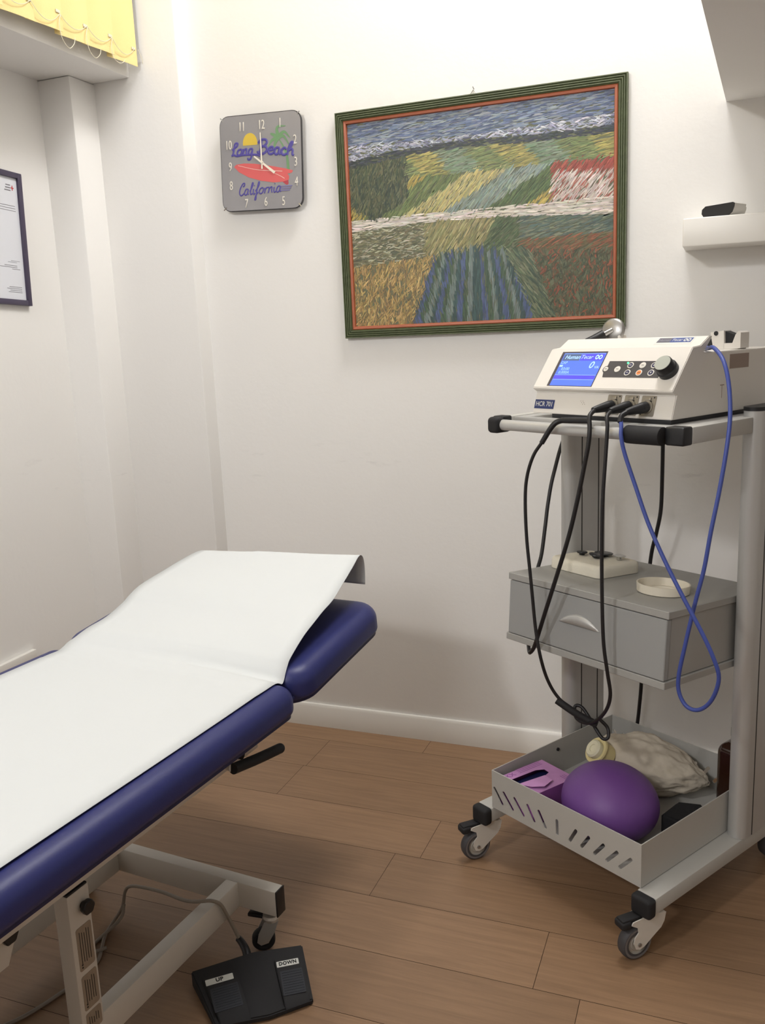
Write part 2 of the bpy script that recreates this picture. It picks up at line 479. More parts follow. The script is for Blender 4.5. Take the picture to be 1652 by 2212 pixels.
for i, (wd, z) in enumerate(((.05, .114), (.07, .109), (.032, .104))): dash(bm, .042 if i < 2 else .031, wd, z, .0014)
obj('signature', bm, M_pg, cf); bm = bmesh.new()
for i, (wd, z) in enumerate(((.05, .052), (.06, .047), (.048, .042), (.055, .037))): dash(bm, .03, wd, z, .0014)
obj('footer_print', bm, M_pg, cf)
bm = bmesh.new(); box(bm, 0.008, 0.0084, -.036, -.033, .3325, .3465); box(bm, 0.008, 0.00845, -.040, -.029, .338, .341)
obj('red_cross_mark', bm, mat('red_print', (190, 60, 60), rough=0.7), cf)

# ---------------------------------------------------------------- wall clock
ck = thing('wall_clock', 'square grey beach-themed wall clock with numerals, red surfboard and palm', 'clock', (-1.326, W, 1.8245), 0)
ck.rotation_euler = (0, math.radians(2.2), 0)
M_face = mat('grey_clock_face', (150, 148, 150), rough=0.22, noise=0.18, nscale=5, spec=0.5)
M_rim = mat('black_clock_rim', (36, 34, 38), rough=0.3)
FX = lambda y=0.0: axes((0, y, 0), (1, 0, 0), (0, 0, 1), (0, -1, 0))
bm = bmesh.new(); prism(bm, rrect(0.240, 0.240, 0.028), 0.0, 0.020, FX()); prism(bm, rrect(0.276, 0.276, 0.030), 0.019, 0.026, FX()); obj('rim', bm, M_rim, ck)
bm = bmesh.new(); 
for zz, ins in ((0.0262, 0.0022),): prism(bm, rrect(0.276 - 2 * ins, 0.276 - 2 * ins, 0.028), 0.026, 0.0275, FX())
obj('face', bm, M_face, ck)
for sx, sz in ((-1, 1), (1, 1), (-1, -1), (1, -1)):
    bm = bmesh.new(); cyl(bm, (sx * 0.124, -0.026, sz * 0.124), (sx * 0.133, -0.0285, sz * 0.133), 0.0018, seg=8)
    obj('glass_clip', bm, M_chrome, ck)
M_num = mat('silver_numerals', (226, 220, 208), rough=0.35)
nums = {'12': (0.0065, 0.104), '1': (0.069, 0.105), '2': (0.117, 0.055), '3': (0.118, -0.007), '4': (0.1185, -0.063), '5': (0.074, -0.116), '6': (0.014, -0.115), '7': (-0.053, -0.117), '8': (-0.104, -0.063), '9': (-0.1045, -0.0085), '10': (-0.108, 0.054), '11': (-0.06, 0.103)}
# positions are on the face, x right, z up (centre 0,0)
for s, (x, z) in nums.items():
    text_mesh('numeral', s, 0.037, M_num, ck, axes((x, -0.0282, z), (1, 0, 0), (0, 0, 1), (0, -1, 0)), depth=0.0009, sx=0.62)
M_indigo = mat('indigo_print', (78, 70, 150), rough=0.4)
# the lettering, drawn as brush strokes
def script(name, strokes, m, parent, r=0.0027, y=-0.0280, ox=0, oz=0, s=1.0, slant=0.0, rise=0.0, sxx=1.0):
    bm = bmesh.new()
    for st in strokes:
        L = [(ox + (p[0] + slant * p[1]) * s * sxx, y, oz + p[1] * s + rise * p[0] * s) for p in st]
        tube(bm, L, r, n=5, seg=8)
    for v in bm.verts: v.co.y = y + (v.co.y - y) * 0.2
    return obj(name, bm, m, parent)
LT = {  # letters as centre lines: (strokes, advance)
 'L': ([[(0, 9), (3, 12), (7, 15), (8, 19), (5, 20), (3, 17), (3, 10), (2, 2), (0, 0)], [(0, 0), (4, 1), (9, -1), (20, 0), (40, -1), (46, -4)]], 9),
 'o': ([[(5, 10), (1, 8), (0, 3), (3, 0), (6, 2), (7, 7), (5, 10)]], 9),
 'n': ([[(0, 10), (1, 5), (0, 0)], [(0, 5), (3, 9), (5.5, 9), (5.5, 4), (7, 0)]], 9),
 'g': ([[(6, 9), (2, 9), (0, 4), (2, 0), (5, 2), (6, 8)], [(6, 9), (6, 0), (4.5, -7), (1, -8), (0, -5)]], 9),
 'B': ([[(3, 18), (3, 8), (2, 0)], [(-1, 14), (2, 19), (8, 20), (10, 16), (7, 11), (3, 10)], [(3, 10), (9, 10), (11, 5), (7, 0), (1, 0), (-1, 3)]], 13),
 'e': ([[(0, 5), (5, 6), (6, 9), (3, 10), (0, 6), (1, 1), (4, 0), (7, 2)]], 8),
 'a': ([[(6, 9), (2, 9.5), (0, 4), (2, 0), (5, 2), (6, 9)], [(6, 9), (6, 3), (8, 0)]], 9),
 'c': ([[(6, 8), (3, 10), (0, 6), (1, 1), (4, 0), (7, 2)]], 8),
 'h': ([[(0, 0), (0.5, 10), (3, 18), (5, 18), (3, 12), (0.5, 6)], [(0.5, 6), (4, 9), (6, 7), (6, 2), (8, 0)]], 9),
 'C': ([[(5.5, 14), (8, 16), (7.5, 19.5), (4.5, 19), (1.5, 12), (1, 5), (3, .5), (6, 0), (9, 3)]], 10),
 'l': ([[(0, 5), (3, 12), (4, 18), (2.5, 19), (1.5, 12), (1.5, 3), (3, 0), (5, 2)]], 6),
 'i': ([[(0, 9), (0.5, 3), (2, 0), (4, 2)], [(0.3, 14), (0.9, 14.6)]], 5),
 'f': ([[(-1, 5), (3, 12), (4, 18), (2.5, 19.5), (1.8, 12), (1.5, 0), (2, -8), (0, -9), (1, -2), (4, 3)]], 6),
 'r': ([[(0, 9), (1, 5), (0.6, 0)], [(1, 5), (3, 9), (6, 9)]], 7),
}
def word(s):
    out = []; x = 0
    for ch in s:
        if ch == ' ': x += 5; continue
        st, adv = LT[ch]
        out += [[(p[0] + x, p[1]) for p in q] for q in st]; x += adv
    return out
script('lettering', word('Long'), M_indigo, ck, r=0.0030, ox=-0.099, oz=0.024, s=0.00175, slant=0.15, sxx=1.22)
script('lettering', word('Beach'), M_indigo, ck, r=0.0036, ox=-0.008, oz=0.026, s=0.00195, slant=0.12, rise=-0.16, sxx=1.33)
script('lettering', word('California'), M_indigo, ck, r=0.0020, ox=-0.080, oz=-0.092, s=0.00175, slant=0.2, rise=0.03, sxx=1.12)
bm = bmesh.new()
for i in range(3): box(bm, 0.066, 0.104 - i * .004, -0.0285, -0.028, -.074 - i * .006, -.071 - i * .006)
obj('small_print', bm, mat('faded_indigo_print', (120, 114, 164), rough=0.5), ck)
bm = bmesh.new(); prism(bm, [(-.034 + .0245 * math.cos(a * PI / 16), .056 + .029 * math.sin(a * PI / 16)) for a in range(-1, 18)], 0.0275, 0.0278, FX())
obj('sun', bm, mat('sun_yellow_print', (214, 184, 66), rough=0.5), ck)
# palm: curved trunk and drooping fronds
M_palm = mat('palm_green_print', (108, 148, 104), rough=0.5)
bm = bmesh.new()
RB = [0]
def ribbon(bm, pts, w0, w1, y=-0.02785):
    RB[0] += 1; y -= RB[0] * 0.00002
    P = crom([(p[0], y, p[1]) for p in pts], 5); prev = None
    for i, p in enumerate(P):
        d = (P[min(i + 1, len(P) - 1)] - P[max(i - 1, 0)]).normalized(); t_ = i / (len(P) - 1)
        ww = (w0 + (w1 - w0) * t_) / 2; q = Vector((-d.z, 0, d.x)) * ww
        cur = (bm.verts.new(p + q), bm.verts.new(p - q))
        if prev: bm.faces.new((prev[0], prev[1], cur[1], cur[0]))
        prev = cur
PX = .019
ribbon(bm, [(.044 + PX, .062), (.058 + PX, .040), (.070 + PX, .010), (.074 + PX, -.038)], .003, .010)
for e in (((.020, .058), (.008, .040)), ((.022, .076), (.016, .078)), ((.040, .094), (.068, .096)), ((.062, .080), (.082, .062)), ((.030, .046), (.026, .024)), ((.060, .068), (.078, .044))):
    ribbon(bm, [(.042 + PX, .066), (e[0][0] + PX, e[0][1]), (e[1][0] + PX, e[1][1])], .013, .002)
obj('palm_tree', bm, M_palm, ck, angle=0)
# surfboard
M_red = mat('surfboard_red_print', (214, 96, 96), rough=0.5)
bm = bmesh.new()
ol = [(-.098, -.004), (-.090, .002), (-.065, .004), (-.03, .001), (.03, -.010), (.070, -.019), (.094, -.026), (.090, -.032), (.076, -.034), (.081, -.041), (.080, -.051), (.060, -.056), (.03, -.056), (-.010, -.049), (-.050, -.037), (-.082, -.020)]
ol = [(x * 1.04 + .010, z - .004) for x, z in ol]
prism(bm, ol, 0.0275, 0.0279, FX()); obj('surfboard', bm, M_red, ck)
bm = bmesh.new(); prism(bm, [(.072, -.060), (.091, -.056), (.092, -.066), (.087, -.070), (.081, -.067)], 0.0275, 0.0278, FX()); obj('surfboard_fin', bm, mat('dark_red_print', (176, 62, 74), rough=.5), ck)
bm = bmesh.new()
ribbon(bm, [(-.078, -.005), (-.011, -.021), (.072, -.030)], .0012, .0018, y=-0.0281)
ribbon(bm, [(.046, -.034), (.067, -.044), (.079, -.051)], .0012, .0018, y=-0.0281)
obj('surfboard_stripe', bm, mat('pale_pink_print', (238, 200, 190), rough=.5), ck, angle=0)
M_hand = mat('cream_clock_hand', (236, 228, 212), rough=0.4)
bm = bmesh.new(); prism(bm, [(.0050, .083), (.0020, .083), (.0035, -.020), (.0085, -.020)], 0.0310, 0.0318, FX()); obj('minute_hand', bm, M_hand, ck)
bm = bmesh.new(); prism(bm, [(-.022, .016), (-.019, .019), (.050, -.030), (.045, -.036)], 0.0296, 0.0304, FX()); cyl(bm, (.006, -.0275, -.001), (.006, -.0335, -.001), .0035, seg=14); obj('hour_hand', bm, M_hand, ck)

# ---------------------------------------------------------------- framed landscape picture
pc = thing('framed_picture', 'large framed country landscape of fields in a ridged green frame with orange lip', 'picture', (-0.668, W, 1.2925), 0)
PW, PH = 0.825, 0.642
M_gframe = mat('distressed_green_frame', (84, 92, 62), rough=0.45, noise=0.35, nscale=60, stretch=(1, 1, 1), bump=0.4, bscale=90)
M_oframe = mat('orange_inner_lip', (164, 88, 56), rough=0.45, noise=0.12, nscale=40)
def mitred(name, prof, m, inset):
    """four mitred mouldings; prof = list of (distance inward, depth)"""
    for side in range(4):
        bm = bmesh.new()
        if side in (0, 2): L = PW
        else: L = PH
        a = [bm.verts.new((d, -h, d)) for d, h in prof]
        b_ = [bm.verts.new((L - d, -h, d)) for d, h in prof]
        n = len(prof)
        bm.faces.new(a); bm.faces.new(b_)
        for i in range(n): bm.faces.new((a[i], a[(i + 1) % n], b_[(i + 1) % n], b_[i]))
        for v in bm.verts:
            x, z = v.co.x, v.co.z
            if side == 0: v.co.x, v.co.z = x - PW / 2, z
            elif side == 2: v.co.x, v.co.z = PW / 2 - x, PH - z
            elif side == 1: v.co.x, v.co.z = PW / 2 - z, x
            else: v.co.x, v.co.z = z - PW / 2, PH - x
        obj(name, bm, m, pc, angle=25)
gp = [(0, 0), (0, .018)]
for k in range(4):
    o_ = k * .0058
    gp += [(o_ + .0012, .0215), (o_ + .0036, .0215), (o_ + .0046, .0178), (o_ + .0058, .0185)]
gp += [(.0245, .017), (.0245, 0)]
mitred('frame_moulding', gp, M_gframe, 0)
mitred('inner_lip', [(.0245, 0), (.0245, .016), (.027, .0185), (.033, .0175), (.0345, .012), (.0345, 0)], M_oframe, 0)
# the picture itself: painted patches built from short brush strokes
def mixc(a, b, t): return tuple(a[i] + (b[i] - a[i]) * t for i in range(3))
rp = random.Random(11)
def ground(u, v):
    """colour and stroke direction at u (0..1 left-right), v (0..1 bottom-top)"""
    sky = 0.80 + 0.02 * math.sin(u * 5) + 0.05 * u
    if v > 0.90 - 0.02 * math.sin(3 * u): return (rp.choice([(96, 112, 146), (120, 136, 164), (78, 94, 132), (140, 150, 160)]), 0.05, .034)
    if v > sky + 0.02:
        return (rp.choice([(196, 198, 210), (168, 172, 190), (146, 152, 176), (110, 116, 140)]), rp.uniform(-.6, .6), .022)
    if v > sky - 0.015: return (rp.choice([(58, 62, 78), (70, 76, 84), (52, 66, 60)]), 0.0, .02)
    if u < 0.24 and v > 0.52 + 0.7 * abs(u - 0.10):
        return (rp.choice([(84, 92, 62), (70, 84, 60), (104, 106, 72), (60, 74, 60)]), 1.3 + rp.uniform(-.5, .5), .022)
    if v > 0.71: 
        k = int((u * 9 + v * 6)) % 3
        return (rp.choice([[(134, 144, 84), (116, 134, 80)], [(176, 164, 84), (150, 146, 78)], [(112, 138, 104), (130, 146, 120)]][k]), 0.15, .03)
    if v > 0.535:
        s_ = u + (0.71 - v) * 1.5
        k = int(s_ * 6.3) % 5
        pal = [[(96, 118, 66), (80, 104, 62)], [(188, 166, 74), (172, 150, 70)], [(118, 132, 74), (100, 120, 70)], [(196, 180, 104), (170, 164, 110)], [(126, 146, 138), (140, 154, 134)]][k]
        if u > 0.78: pal = [(214, 200, 188), (198, 176, 166), (206, 190, 182), (176, 92, 76)] if v < .66 else [(166, 70, 56), (178, 82, 66)]
        return (rp.choice(pal), 0.85, .03)
    if v > 0.475 + 0.02 * math.sin(u * 4): return (rp.choice([(222, 210, 200), (208, 196, 184), (196, 190, 170)]), -0.02, .035)
    if v > 0.30 + 0.10 * (0.5 - abs(u - .5)):
        if u < 0.30: return (rp.choice([(120, 116, 82), (100, 104, 80), (142, 136, 100), (176, 174, 146)]), rp.uniform(-.4, .5), .022)
        if u < 0.50 + (v - .3) * 0.4: return (rp.choice([(150, 142, 86), (134, 134, 84), (168, 158, 104)]), 0.95, .034)
        if u < 0.66: return (rp.choice([(82, 104, 64), (70, 92, 58), (96, 112, 74)]), 0.7, .026)
        if v > 0.38: return (rp.choice([(96, 112, 92), (84, 104, 96), (120, 128, 104)]), 0.2, .03)
        return (rp.choice([(150, 86, 56), (104, 98, 62), (126, 100, 66)]), 0.4, .024)
    if u < 0.24 + 0.30 * v: return (rp.choice([(178, 146, 78), (160, 130, 72), (196, 164, 96), (130, 112, 74)]), 1.3 + rp.uniform(-.7, .7), .024)
    if u < 0.72 - 0.35 * v + .0:
        cx_ = 0.50; ang = PI / 2 - (u - cx_) * -1.2 * 0 + (0.5 - u) * -1.5
        k = int((u - cx_) / (0.55 + 1.0 * (0.34 - v)) * 42) % 4
        return ([(62, 88, 86), (76, 92, 132), (72, 96, 72), (112, 128, 122)][k], PI / 2 - (u - .5) * -1.3 * -1, .036)
    if u < 0.80 - 0.3 * v: return (rp.choice([(90, 106, 76), (70, 90, 70), (116, 124, 92)]), 2.2, .03)
    return (rp.choice([(82, 84, 58), (70, 82, 60), (148, 78, 52), (106, 84, 58), (92, 96, 66)]), rp.uniform(.4, 2.2), .022)
bm = bmesh.new(); cl = bm.loops.layers.color.new('paint')
IW, IH = PW - 0.066, PH - 0.066
def addq(co, c):
    f = bm.faces.new([bm.verts.new(p) for p in co]); 
    lc = (c[0] / 255, c[1] / 255, c[2] / 255, 1)
    for l in f.loops: l[cl] = lc
f = addq([(-IW / 2, -0.0100, 0.033), (IW / 2, -0.0100, 0.033), (IW / 2, -0.0100, 0.033 + IH), (-IW / 2, -0.0100, 0.033 + IH)], (104, 108, 84))
for i in range(15000):
    u, v = rp.random(), rp.random()
    c, a, L = ground(u, v)
    j = rp.uniform(.86, 1.12); g_ = sum(c) / 3; c = tuple(max(0, min(255, (x * .80 + g_ * .20) * j * rp.uniform(.97, 1.03))) for x in c)
    L *= rp.uniform(.5, 1.1) * .55; wd = rp.uniform(.0022, .0042)
    a += rp.uniform(-.14, .14)
    cx_, cz_ = -IW / 2 + u * IW, 0.033 + v * IH
    dx, dz = math.cos(a), math.sin(a)
    hy = -0.0101 - i * 6e-8
    pts = []
    for (s, q) in ((-1, -.6), (-.4, -1), (.5, -.9), (1, -.3), (1, .4), (.4, 1), (-.6, .8)):
        x = cx_ + dx * L * s - dz * wd * q * .5; z = cz_ + dz * L * s + dx * wd * q * .5
        pts.append((max(-IW / 2, min(IW / 2, x)), hy, max(0.033, min(0.033 + IH, z))))
    try: addq(pts, c)
    except ValueError: pass
M_paint = mat('printed_brushwork', (120, 120, 100), rough=0.45, spec=0.4)
nt = M_paint.node_tree; at = nt.nodes.new('ShaderNodeAttribute'); at.attribute_name = 'paint'
nt.links.new(at.outputs['Color'], nt.nodes['Principled BSDF'].inputs['Base Color'])
me_ = bpy.data.meshes.new('print'); bm.to_mesh(me_); bm.free(); me_.materials.append(M_paint)
po = bpy.data.objects.new('print', me_); col.objects.link(po); po.parent = pc
bm = bmesh.new(); tube(bm, [(-.012, -.006, PH - .002), (.0, -.004, PH + .014), (.012, -.006, PH - .002)], .0011, n=1, seg=6, smooth=False)
cyl(bm, (0, -.0, PH + .015), (0, -.012, PH + .019), .0014, seg=8)
obj('hanging_hook', bm, M_steel, pc)

# ---------------------------------------------------------------- wall shelf and the thing on it
bm = bmesh.new(); box(bm, -0.108, 0.62, W - 0.14, W, 1.481, 1.5485, bevel=0.003, seg=3)
tag(obj('wall_shelf', bm, M_trim), 'thick white floating shelf on the wall right of the picture', 'shelf')
sp = thing('speaker', 'white rounded case with a black front, lying on the white wall shelf', 'speaker', (-0.028, W - .108, 1.5490), math.radians(-28.4))
outl = [(-.036, .0), (.026, .0), (.036, .008), (.041, .020), (.042, .028), (.038, .0305), (-.034, .029), (-.043, .022), (-.044, .012)]
bm = bmesh.new(); prism(bm, outl, 0.003, 0.058, axes((0, 0, 0), (1, 0, 0), (0, 0, 1), (0, 1, 0))); prism(bm, [(x * .8 + .002, z * .8) for x, z in outl], .058, .072, axes((0, 0, 0), (1, 0, 0), (0, 0, 1), (0, 1, 0)))
obj('case', bm, M_trim, sp)
bm = bmesh.new(); prism(bm, outl, 0.0, 0.004, axes((0, 0, 0), (1, 0, 0), (0, 0, 1), (0, 1, 0))); obj('front_panel', bm, M_black, sp)

# ---------------------------------------------------------------- treatment couch
TB = thing('treatment_couch', 'blue vinyl treatment couch with raised headrest on a white steel frame', 'treatment couch', (-0.826, 1.425, 0), math.radians(-5.1))
# local: x to the right side, y towards the head end. paper's right edge is at x = 0
bm = bmesh.new(); pad(bm, 0.672, 1.56, 0.553, 0.618, 0.035, 0.033, 0.018, cx=-0.298, cy=-0.712, bulge=0.001)
obj('main_cushion', bm, M_blue, TB)
tilt = math.radians(7.0)
HX = Matrix.Translation((0, 0.079, 0.560)) @ Matrix.Rotation(tilt, 4, 'X')
bm = bmesh.new(); pad(bm, 0.672, 0.400, 0.0, 0.068, 0.062, 0.034, 0.014, cx=-0.298, cy=0.200, xf=HX, bulge=0.001)
obj('head_cushion', bm, M_blue, TB)
bm = bmesh.new()
for (w_, l_, r_2, cx_, cy_, xf_) in ((0.662, 1.55, .033, -.298, -.712, Matrix.Translation((0, 0, .5525))), (0.662, 0.392, .060, -.298, .200, HX @ Matrix.Translation((0, 0, -.003)))):
    prism(bm, rrect(w_, l_, r_2, 8, cx_, cy_), 0, 0.006, xf_)
obj('under_board', bm, M_bluedark, TB)
bm = bmesh.new()   # vinyl flap bridging the hinge
prof = [(0.020, .600), (.048, .594), (.066, .584), (.082, .576), (.100, .588), (.100, .582), (.083, .569), (.064, .576), (.046, .587), (.020, .593)]
prism(bm, prof, -0.615, 0.012, axes((0, 0, 0), (0, 1, 0), (0, 0, 1), (1, 0, 0)))
obj('hinge_flap', bm, M_blue, TB, angle=60)
# steel frame below the cushions
bm = bmesh.new()
box(bm, -0.078, -0.045, -1.40, 0.03, 0.480, 0.552, bevel=.003)
box(bm, -0.570, -0.540, -1.40, 0.03, 0.500, 0.552, bevel=.003)
for yy in (-1.40, -0.75, 0.0): box(bm, -0.545, -0.080, yy, yy + .03, 0.505, 0.545, bevel=.003)
obj('top_frame', bm, M_white_metal, TB)
for xx in (-.075, -.56):
    bm = bmesh.new(); tube(bm, [(xx, -.02, .53), (xx, .12, .562), (xx, .40, .594)], .009, n=1, seg=10, smooth=False)
    obj('headrest_arm', bm, M_white_metal, TB)
# base: cross feet and long rails
def rail(name, x0, x1, y0, y1, z0=.09, z1=.15):
    bm = bmesh.new(); box(bm, x0, x1, y0, y1, z0, z1, bevel=.0035, seg=2); return obj(name, bm, M_white_metal, TB)
rail('foot_beam', -0.600, -0.031, 0.030, 0.061)
rail('foot_beam', -0.600, -0.031, -1.30, -1.269)
rail('base_rail', -0.158, -0.126, -1.27, 0.031)
rail('base_rail', -0.500, -0.468, -1.27, 0.031)
for (xx, yy) in ((-.031, .030), (-.602, .030), (-.031, -1.30), (-.602, -1.30)):
    bm = bmesh.new(); box(bm, xx, xx + .003, yy, yy + .031, .09, .15, bevel=.001); obj('end_cap', bm, M_black, TB)
def bed_castor(x, y):
    bm = bmesh.new(); lathe(bm, [(0, .084), (.018, .084), (.020, .078), (.017, .070), (.012, .067), (0, .067)], 24, Matrix.Translation((x, y, 0)))
    cyl(bm, (x, y, .06), (x, y, .091), .005, seg=12)
    for s in (-1, 1):
        xf = Matrix.Translation((x, y, 0)) @ Matrix.Rotation(math.radians(35), 4, 'Z') @ axes((0, s * .0125 - .001, 0), (1, 0, 0), (0, 0, 1), (0, 1, 0))
        prism(bm, [(-.016, .072), (.014, .072), (.004, .045), (-.010, .022), (-.026, .018), (-.034, .026), (-.030, .045)], 0, .002, xf)
    c = obj('castor', bm, M_zinc, TB)
    X = Matrix.Translation((x, y, 0)) @ Matrix.Rotation(math.radians(35), 4, 'Z') @ Matrix.Translation((-.020, 0, .0255)) @ Matrix.Rotation(PI / 2, 4, 'X')
    bm = bmesh.new(); lathe(bm, [(0, -.007), (.015, -.007), (.018, -.0095), (.023, -.0095), (.0252, -.006), (.0252, .006), (.023, .0095), (.018, .0095), (.015, .007), (0, .007)], 32, X)
    obj('wheel', bm, M_blackmat, c)
    bm = bmesh.new(); box(bm, -.052, -.014, -.010, .008, .074, .082, bevel=.002, xf=Matrix.Translation((x, y, 0)) @ Matrix.Rotation(math.radians(10), 4, 'Z')); obj('brake_pedal', bm, M_black, c)
for x, y in ((-.056, .046), (-.575, .046), (-.056, -1.285), (-.575, -1.285)): bed_castor(x, y)
# telescopic post and lifting arms
bm = bmesh.new(); box(bm, -.145, -.112, -.436, -.388, .15, .418, bevel=.0025)
bm2 = bm; obj('post', bm, M_white_metal, TB)
bm = bmesh.new(); box(bm, -.1435, -.1135, -.4345, -.3895, .4165, .421, bevel=.001); obj('post_cap', bm, M_black, TB)
def knob(p, nrm, r=.0125, h=.016):
    p = Vector(p); nrm = Vector(nrm); bm = bmesh.new()
    cyl(bm, p, p + nrm * h * .4, r * .55, seg=14)
    u_, v_ = frame_of(nrm); ring = []
    for lv, rr in ((.35, .9), (.5, 1), (.9, 1), (1.0, .85)):
        ring.append([bm.verts.new(p + nrm * h * lv + (u_ * math.cos(2 * PI * k / 36) + v_ * math.sin(2 * PI * k / 36)) * r * rr * (1 + .05 * math.cos(6 * 2 * PI * k / 36))) for k in range(36)])
    for a, b_ in zip(ring, ring[1:]):
        for k in range(36): bm.faces.new((a[k], a[(k + 1) % 36], b_[(k + 1) % 36], b_[k]))
    bm.faces.new(ring[0]); bm.faces.new(ring[-1])
    return obj('knob', bm, M_black, TB)
knob((-.112, -.405, .386), (1, 0, 0))
stz = [(.338, .250, .0), (.240, .165, 0), (.158, .100, 0)]
for i, (z1, z0, _) in enumerate(((.352, .272, 0), (.262, .196, 0), (.190, .152, 0))):
    bm = bmesh.new(); prism(bm, rrect(.034, z1 - z0, .004, 4, -.410, (z1 + z0) / 2), 0, .0006, axes((-.112, 0, 0), (0, 1, 0), (0, 0, 1), (1, 0, 0)))
    s_ = obj('warning_sticker', bm, M_sticker, TB)
    bm = bmesh.new()
    for q in range(5): box(bm, -.1114, -.1111, -.421 + q * .005, -.4198 + q * .005, z0 + .012 + .002 * (q % 2), z1 - .008 - .003 * (q % 3))
    for zz in (z0 + .006, z0 + .011): cyl(bm, (-.1114, -.421, zz), (-.1110, -.421, zz), .0016, seg=10)
    obj('sticker_print', bm, M_ink, s_)
bm = bmesh.new()
prism(bm, [(-1.15, .165), (-1.10, .165), (-.42, .487), (-.38, .505), (-.44, .505)], -.205, -.175, axes((0, 0, 0), (0, 1, 0), (0, 0, 1), (1, 0, 0)))
obj('lifting_arm', bm, M_white_metal, TB)
bm = bmesh.new(); prism(bm, [(-.66, .372), (-.548, .372), (-.520, .430), (-.540, .500), (-.66, .500)], -.130, -.125, axes((0, 0, 0), (0, 1, 0), (0, 0, 1), (1, 0, 0)))
obj('bracket_plate', bm, M_white_metal, TB)
knob((-.125, -.548, .428), (1, 0, 0), r=.014)
# headrest release lever
bm = bmesh.new(); prism(bm, [(-.165, .552), (-.040, .552), (-.045, .510), (-.075, .486), (-.110, .486), (-.135, .505)], -.052, -.047, axes((0, 0, 0), (0, 1, 0), (0, 0, 1), (1, 0, 0)))
cyl(bm, (-.050, -.090, .505), (-.008, -.108, .510), .0085, seg=16)
lv = obj('release_lever', bm, M_white_metal, TB)
bm = bmesh.new(); tube(bm, [(-.004, -.112, .510), (.000, -.035, .4955), (.002, .038, .483)], .0105, n=4, seg=18)
bmesh.ops.create_uvsphere(bm, u_segments=18, v_segments=10, radius=.0105, matrix=Matrix.Translation((.002, .038, .483)))
obj('lever_grip', bm, M_blackmat, lv, label='black rubber grip')
bm = bmesh.new(); cyl(bm, (-.047, -.062, .512), (-.018, -.062, .512), .009, seg=14); obj('lever_bolt', bm, M_black, lv)

# couch paper (a long sheet laid over, floating up off the headrest)
rows = [  # (x, y, z) at the right edge, the same at the left edge
 ((-.004, -1.46, .6215), (-.590, -1.46, .6215)), ((.0, -1.0, .6215), (-.588, -1.0, .6215)), ((.000, -.6, .6215), (-.590, -.6, .6215)),
 ((.000, -.3, .6215), (-.587, -.3, .6215)), ((.000, -.12, .6215), (-.585, -.12, .6215)), ((.000, -.03, .6220), (-.584, -.04, .6220)),
 ((.000, .005, .6215), (-.582, .000, .6230)), ((.000, .036, .6212), (-.581, .028, .6225)), ((.000, .052, .6178), (-.580, .044, .6270)),
 ((-.001, .066, .6105), (-.579, .058, .6330)), ((-.003, .077, .6140), (-.572, .072, .640)), ((-.004, .086, .6260), (-.569, .086, .6455)), ((-.005, .097, .6380), (-.567, .100, .650)), ((-.006, .112, .6500), (-.565, .116, .654)), ((-.006, .166, .678), (-.562, .17, .662)),
 ((-.006, .215, .695), (-.560, .225, .680)), ((-.006, .255, .708), (-.560, .255, .694)), ((-.006, .300, .720), (-.564, .30, .706)),
 ((-.006, .345, .742), (-.560, .38, .720)), ((-.006, .400, .770), (-.556, .46, .733)), ((-.006, .428, .786), (-.552, .515, .740)),
 ((-.006, .444, .788), (-.550, .540, .738)), ((-.006, .456, .775), (-.548, .556, .728)), ((-.006, .460, .745), (-.546, .562, .705)), ((-.006, .458, .712), (-.545, .562, .680))]
NX = 18
Rr = crom([a for a, b in rows], 5); Ll = crom([b for a, b in rows], 5)
bm = bmesh.new(); grid = []
rn = random.Random(5)
for j, (a, b_) in enumerate(zip(Rr, Ll)):
    ln = []
    for i in range(NX + 1):
        t = i / NX
        p = a.lerp(b_, t)
        yb = p.y
        bumpz = 0.0
        if .02 < yb < .5: bumpz = .004 * math.sin(PI * t) * math.sin((yb - .02) * 26) + .003 * math.sin(PI * t)
        elif yb <= -.02: bumpz = .0006 * math.sin(9 * t + yb * 7) + .0006
        ln.append(bm.verts.new((p.x, p.y, p.z + bumpz)))
    grid.append(ln)
for a, b_ in zip(grid, grid[1:]):
    for i in range(NX): bm.faces.new((a[i], a[i + 1], b_[i + 1], b_[i]))
pp = obj('paper_sheet', bm, M_paper, None, angle=80)
md = pp.modifiers.new('thickness', 'SOLIDIFY'); md.thickness = 0.0004; md.offset = 1
pp.location = TB.location; pp.rotation_euler = TB.rotation_euler
tag(pp, 'white paper sheet laid along the blue treatment couch, lifting off its headrest', 'paper sheet')

# ---------------------------------------------------------------- foot pedal with its cord
fp = thing('foot_pedal', 'black twin foot pedal marked UP and DOWN on the wooden floor', 'foot pedal', (-0.845, 1.345, 0))
def L2(x, y, z=0): return Vector((x + 0.845, y - 1.345, z))
BL, BM, BR = L2(-.983, 1.318), L2(-.888, 1.408), L2(-.800, 1.462)
FR, FM, FL = L2(-.722, 1.350), L2(-.785, 1.285), L2(-.873, 1.228)
base = [BL, BM, BR, FR, FM, FL]
bm = bmesh.new()
zt = [.036, .038, .036, .013, .013, .013]
a = [bm.verts.new((p.x, p.y, .001)) for p in base]; b_ = [bm.verts.new((p.x, p.y, z)) for p, z in zip(base, zt)]
bm.faces.new(a)
for i in range(6): bm.faces.new((a[i], a[(i + 1) % 6], b_[(i + 1) % 6], b_[i]))
bm.faces.new((b_[0], b_[1], b_[4], b_[5])); bm.faces.new((b_[1], b_[2], b_[3], b_[4]))
bmesh.ops.recalc_face_normals(bm, faces=bm.faces[:])
bmesh.ops.bevel(bm, geom=bm.edges[:], offset=.0025, segments=2, affect='EDGES')
obj('body', bm, M_blackmat, fp)
M_tread = mat('ribbed_dark_grey', (44, 46, 52), rough=0.7)
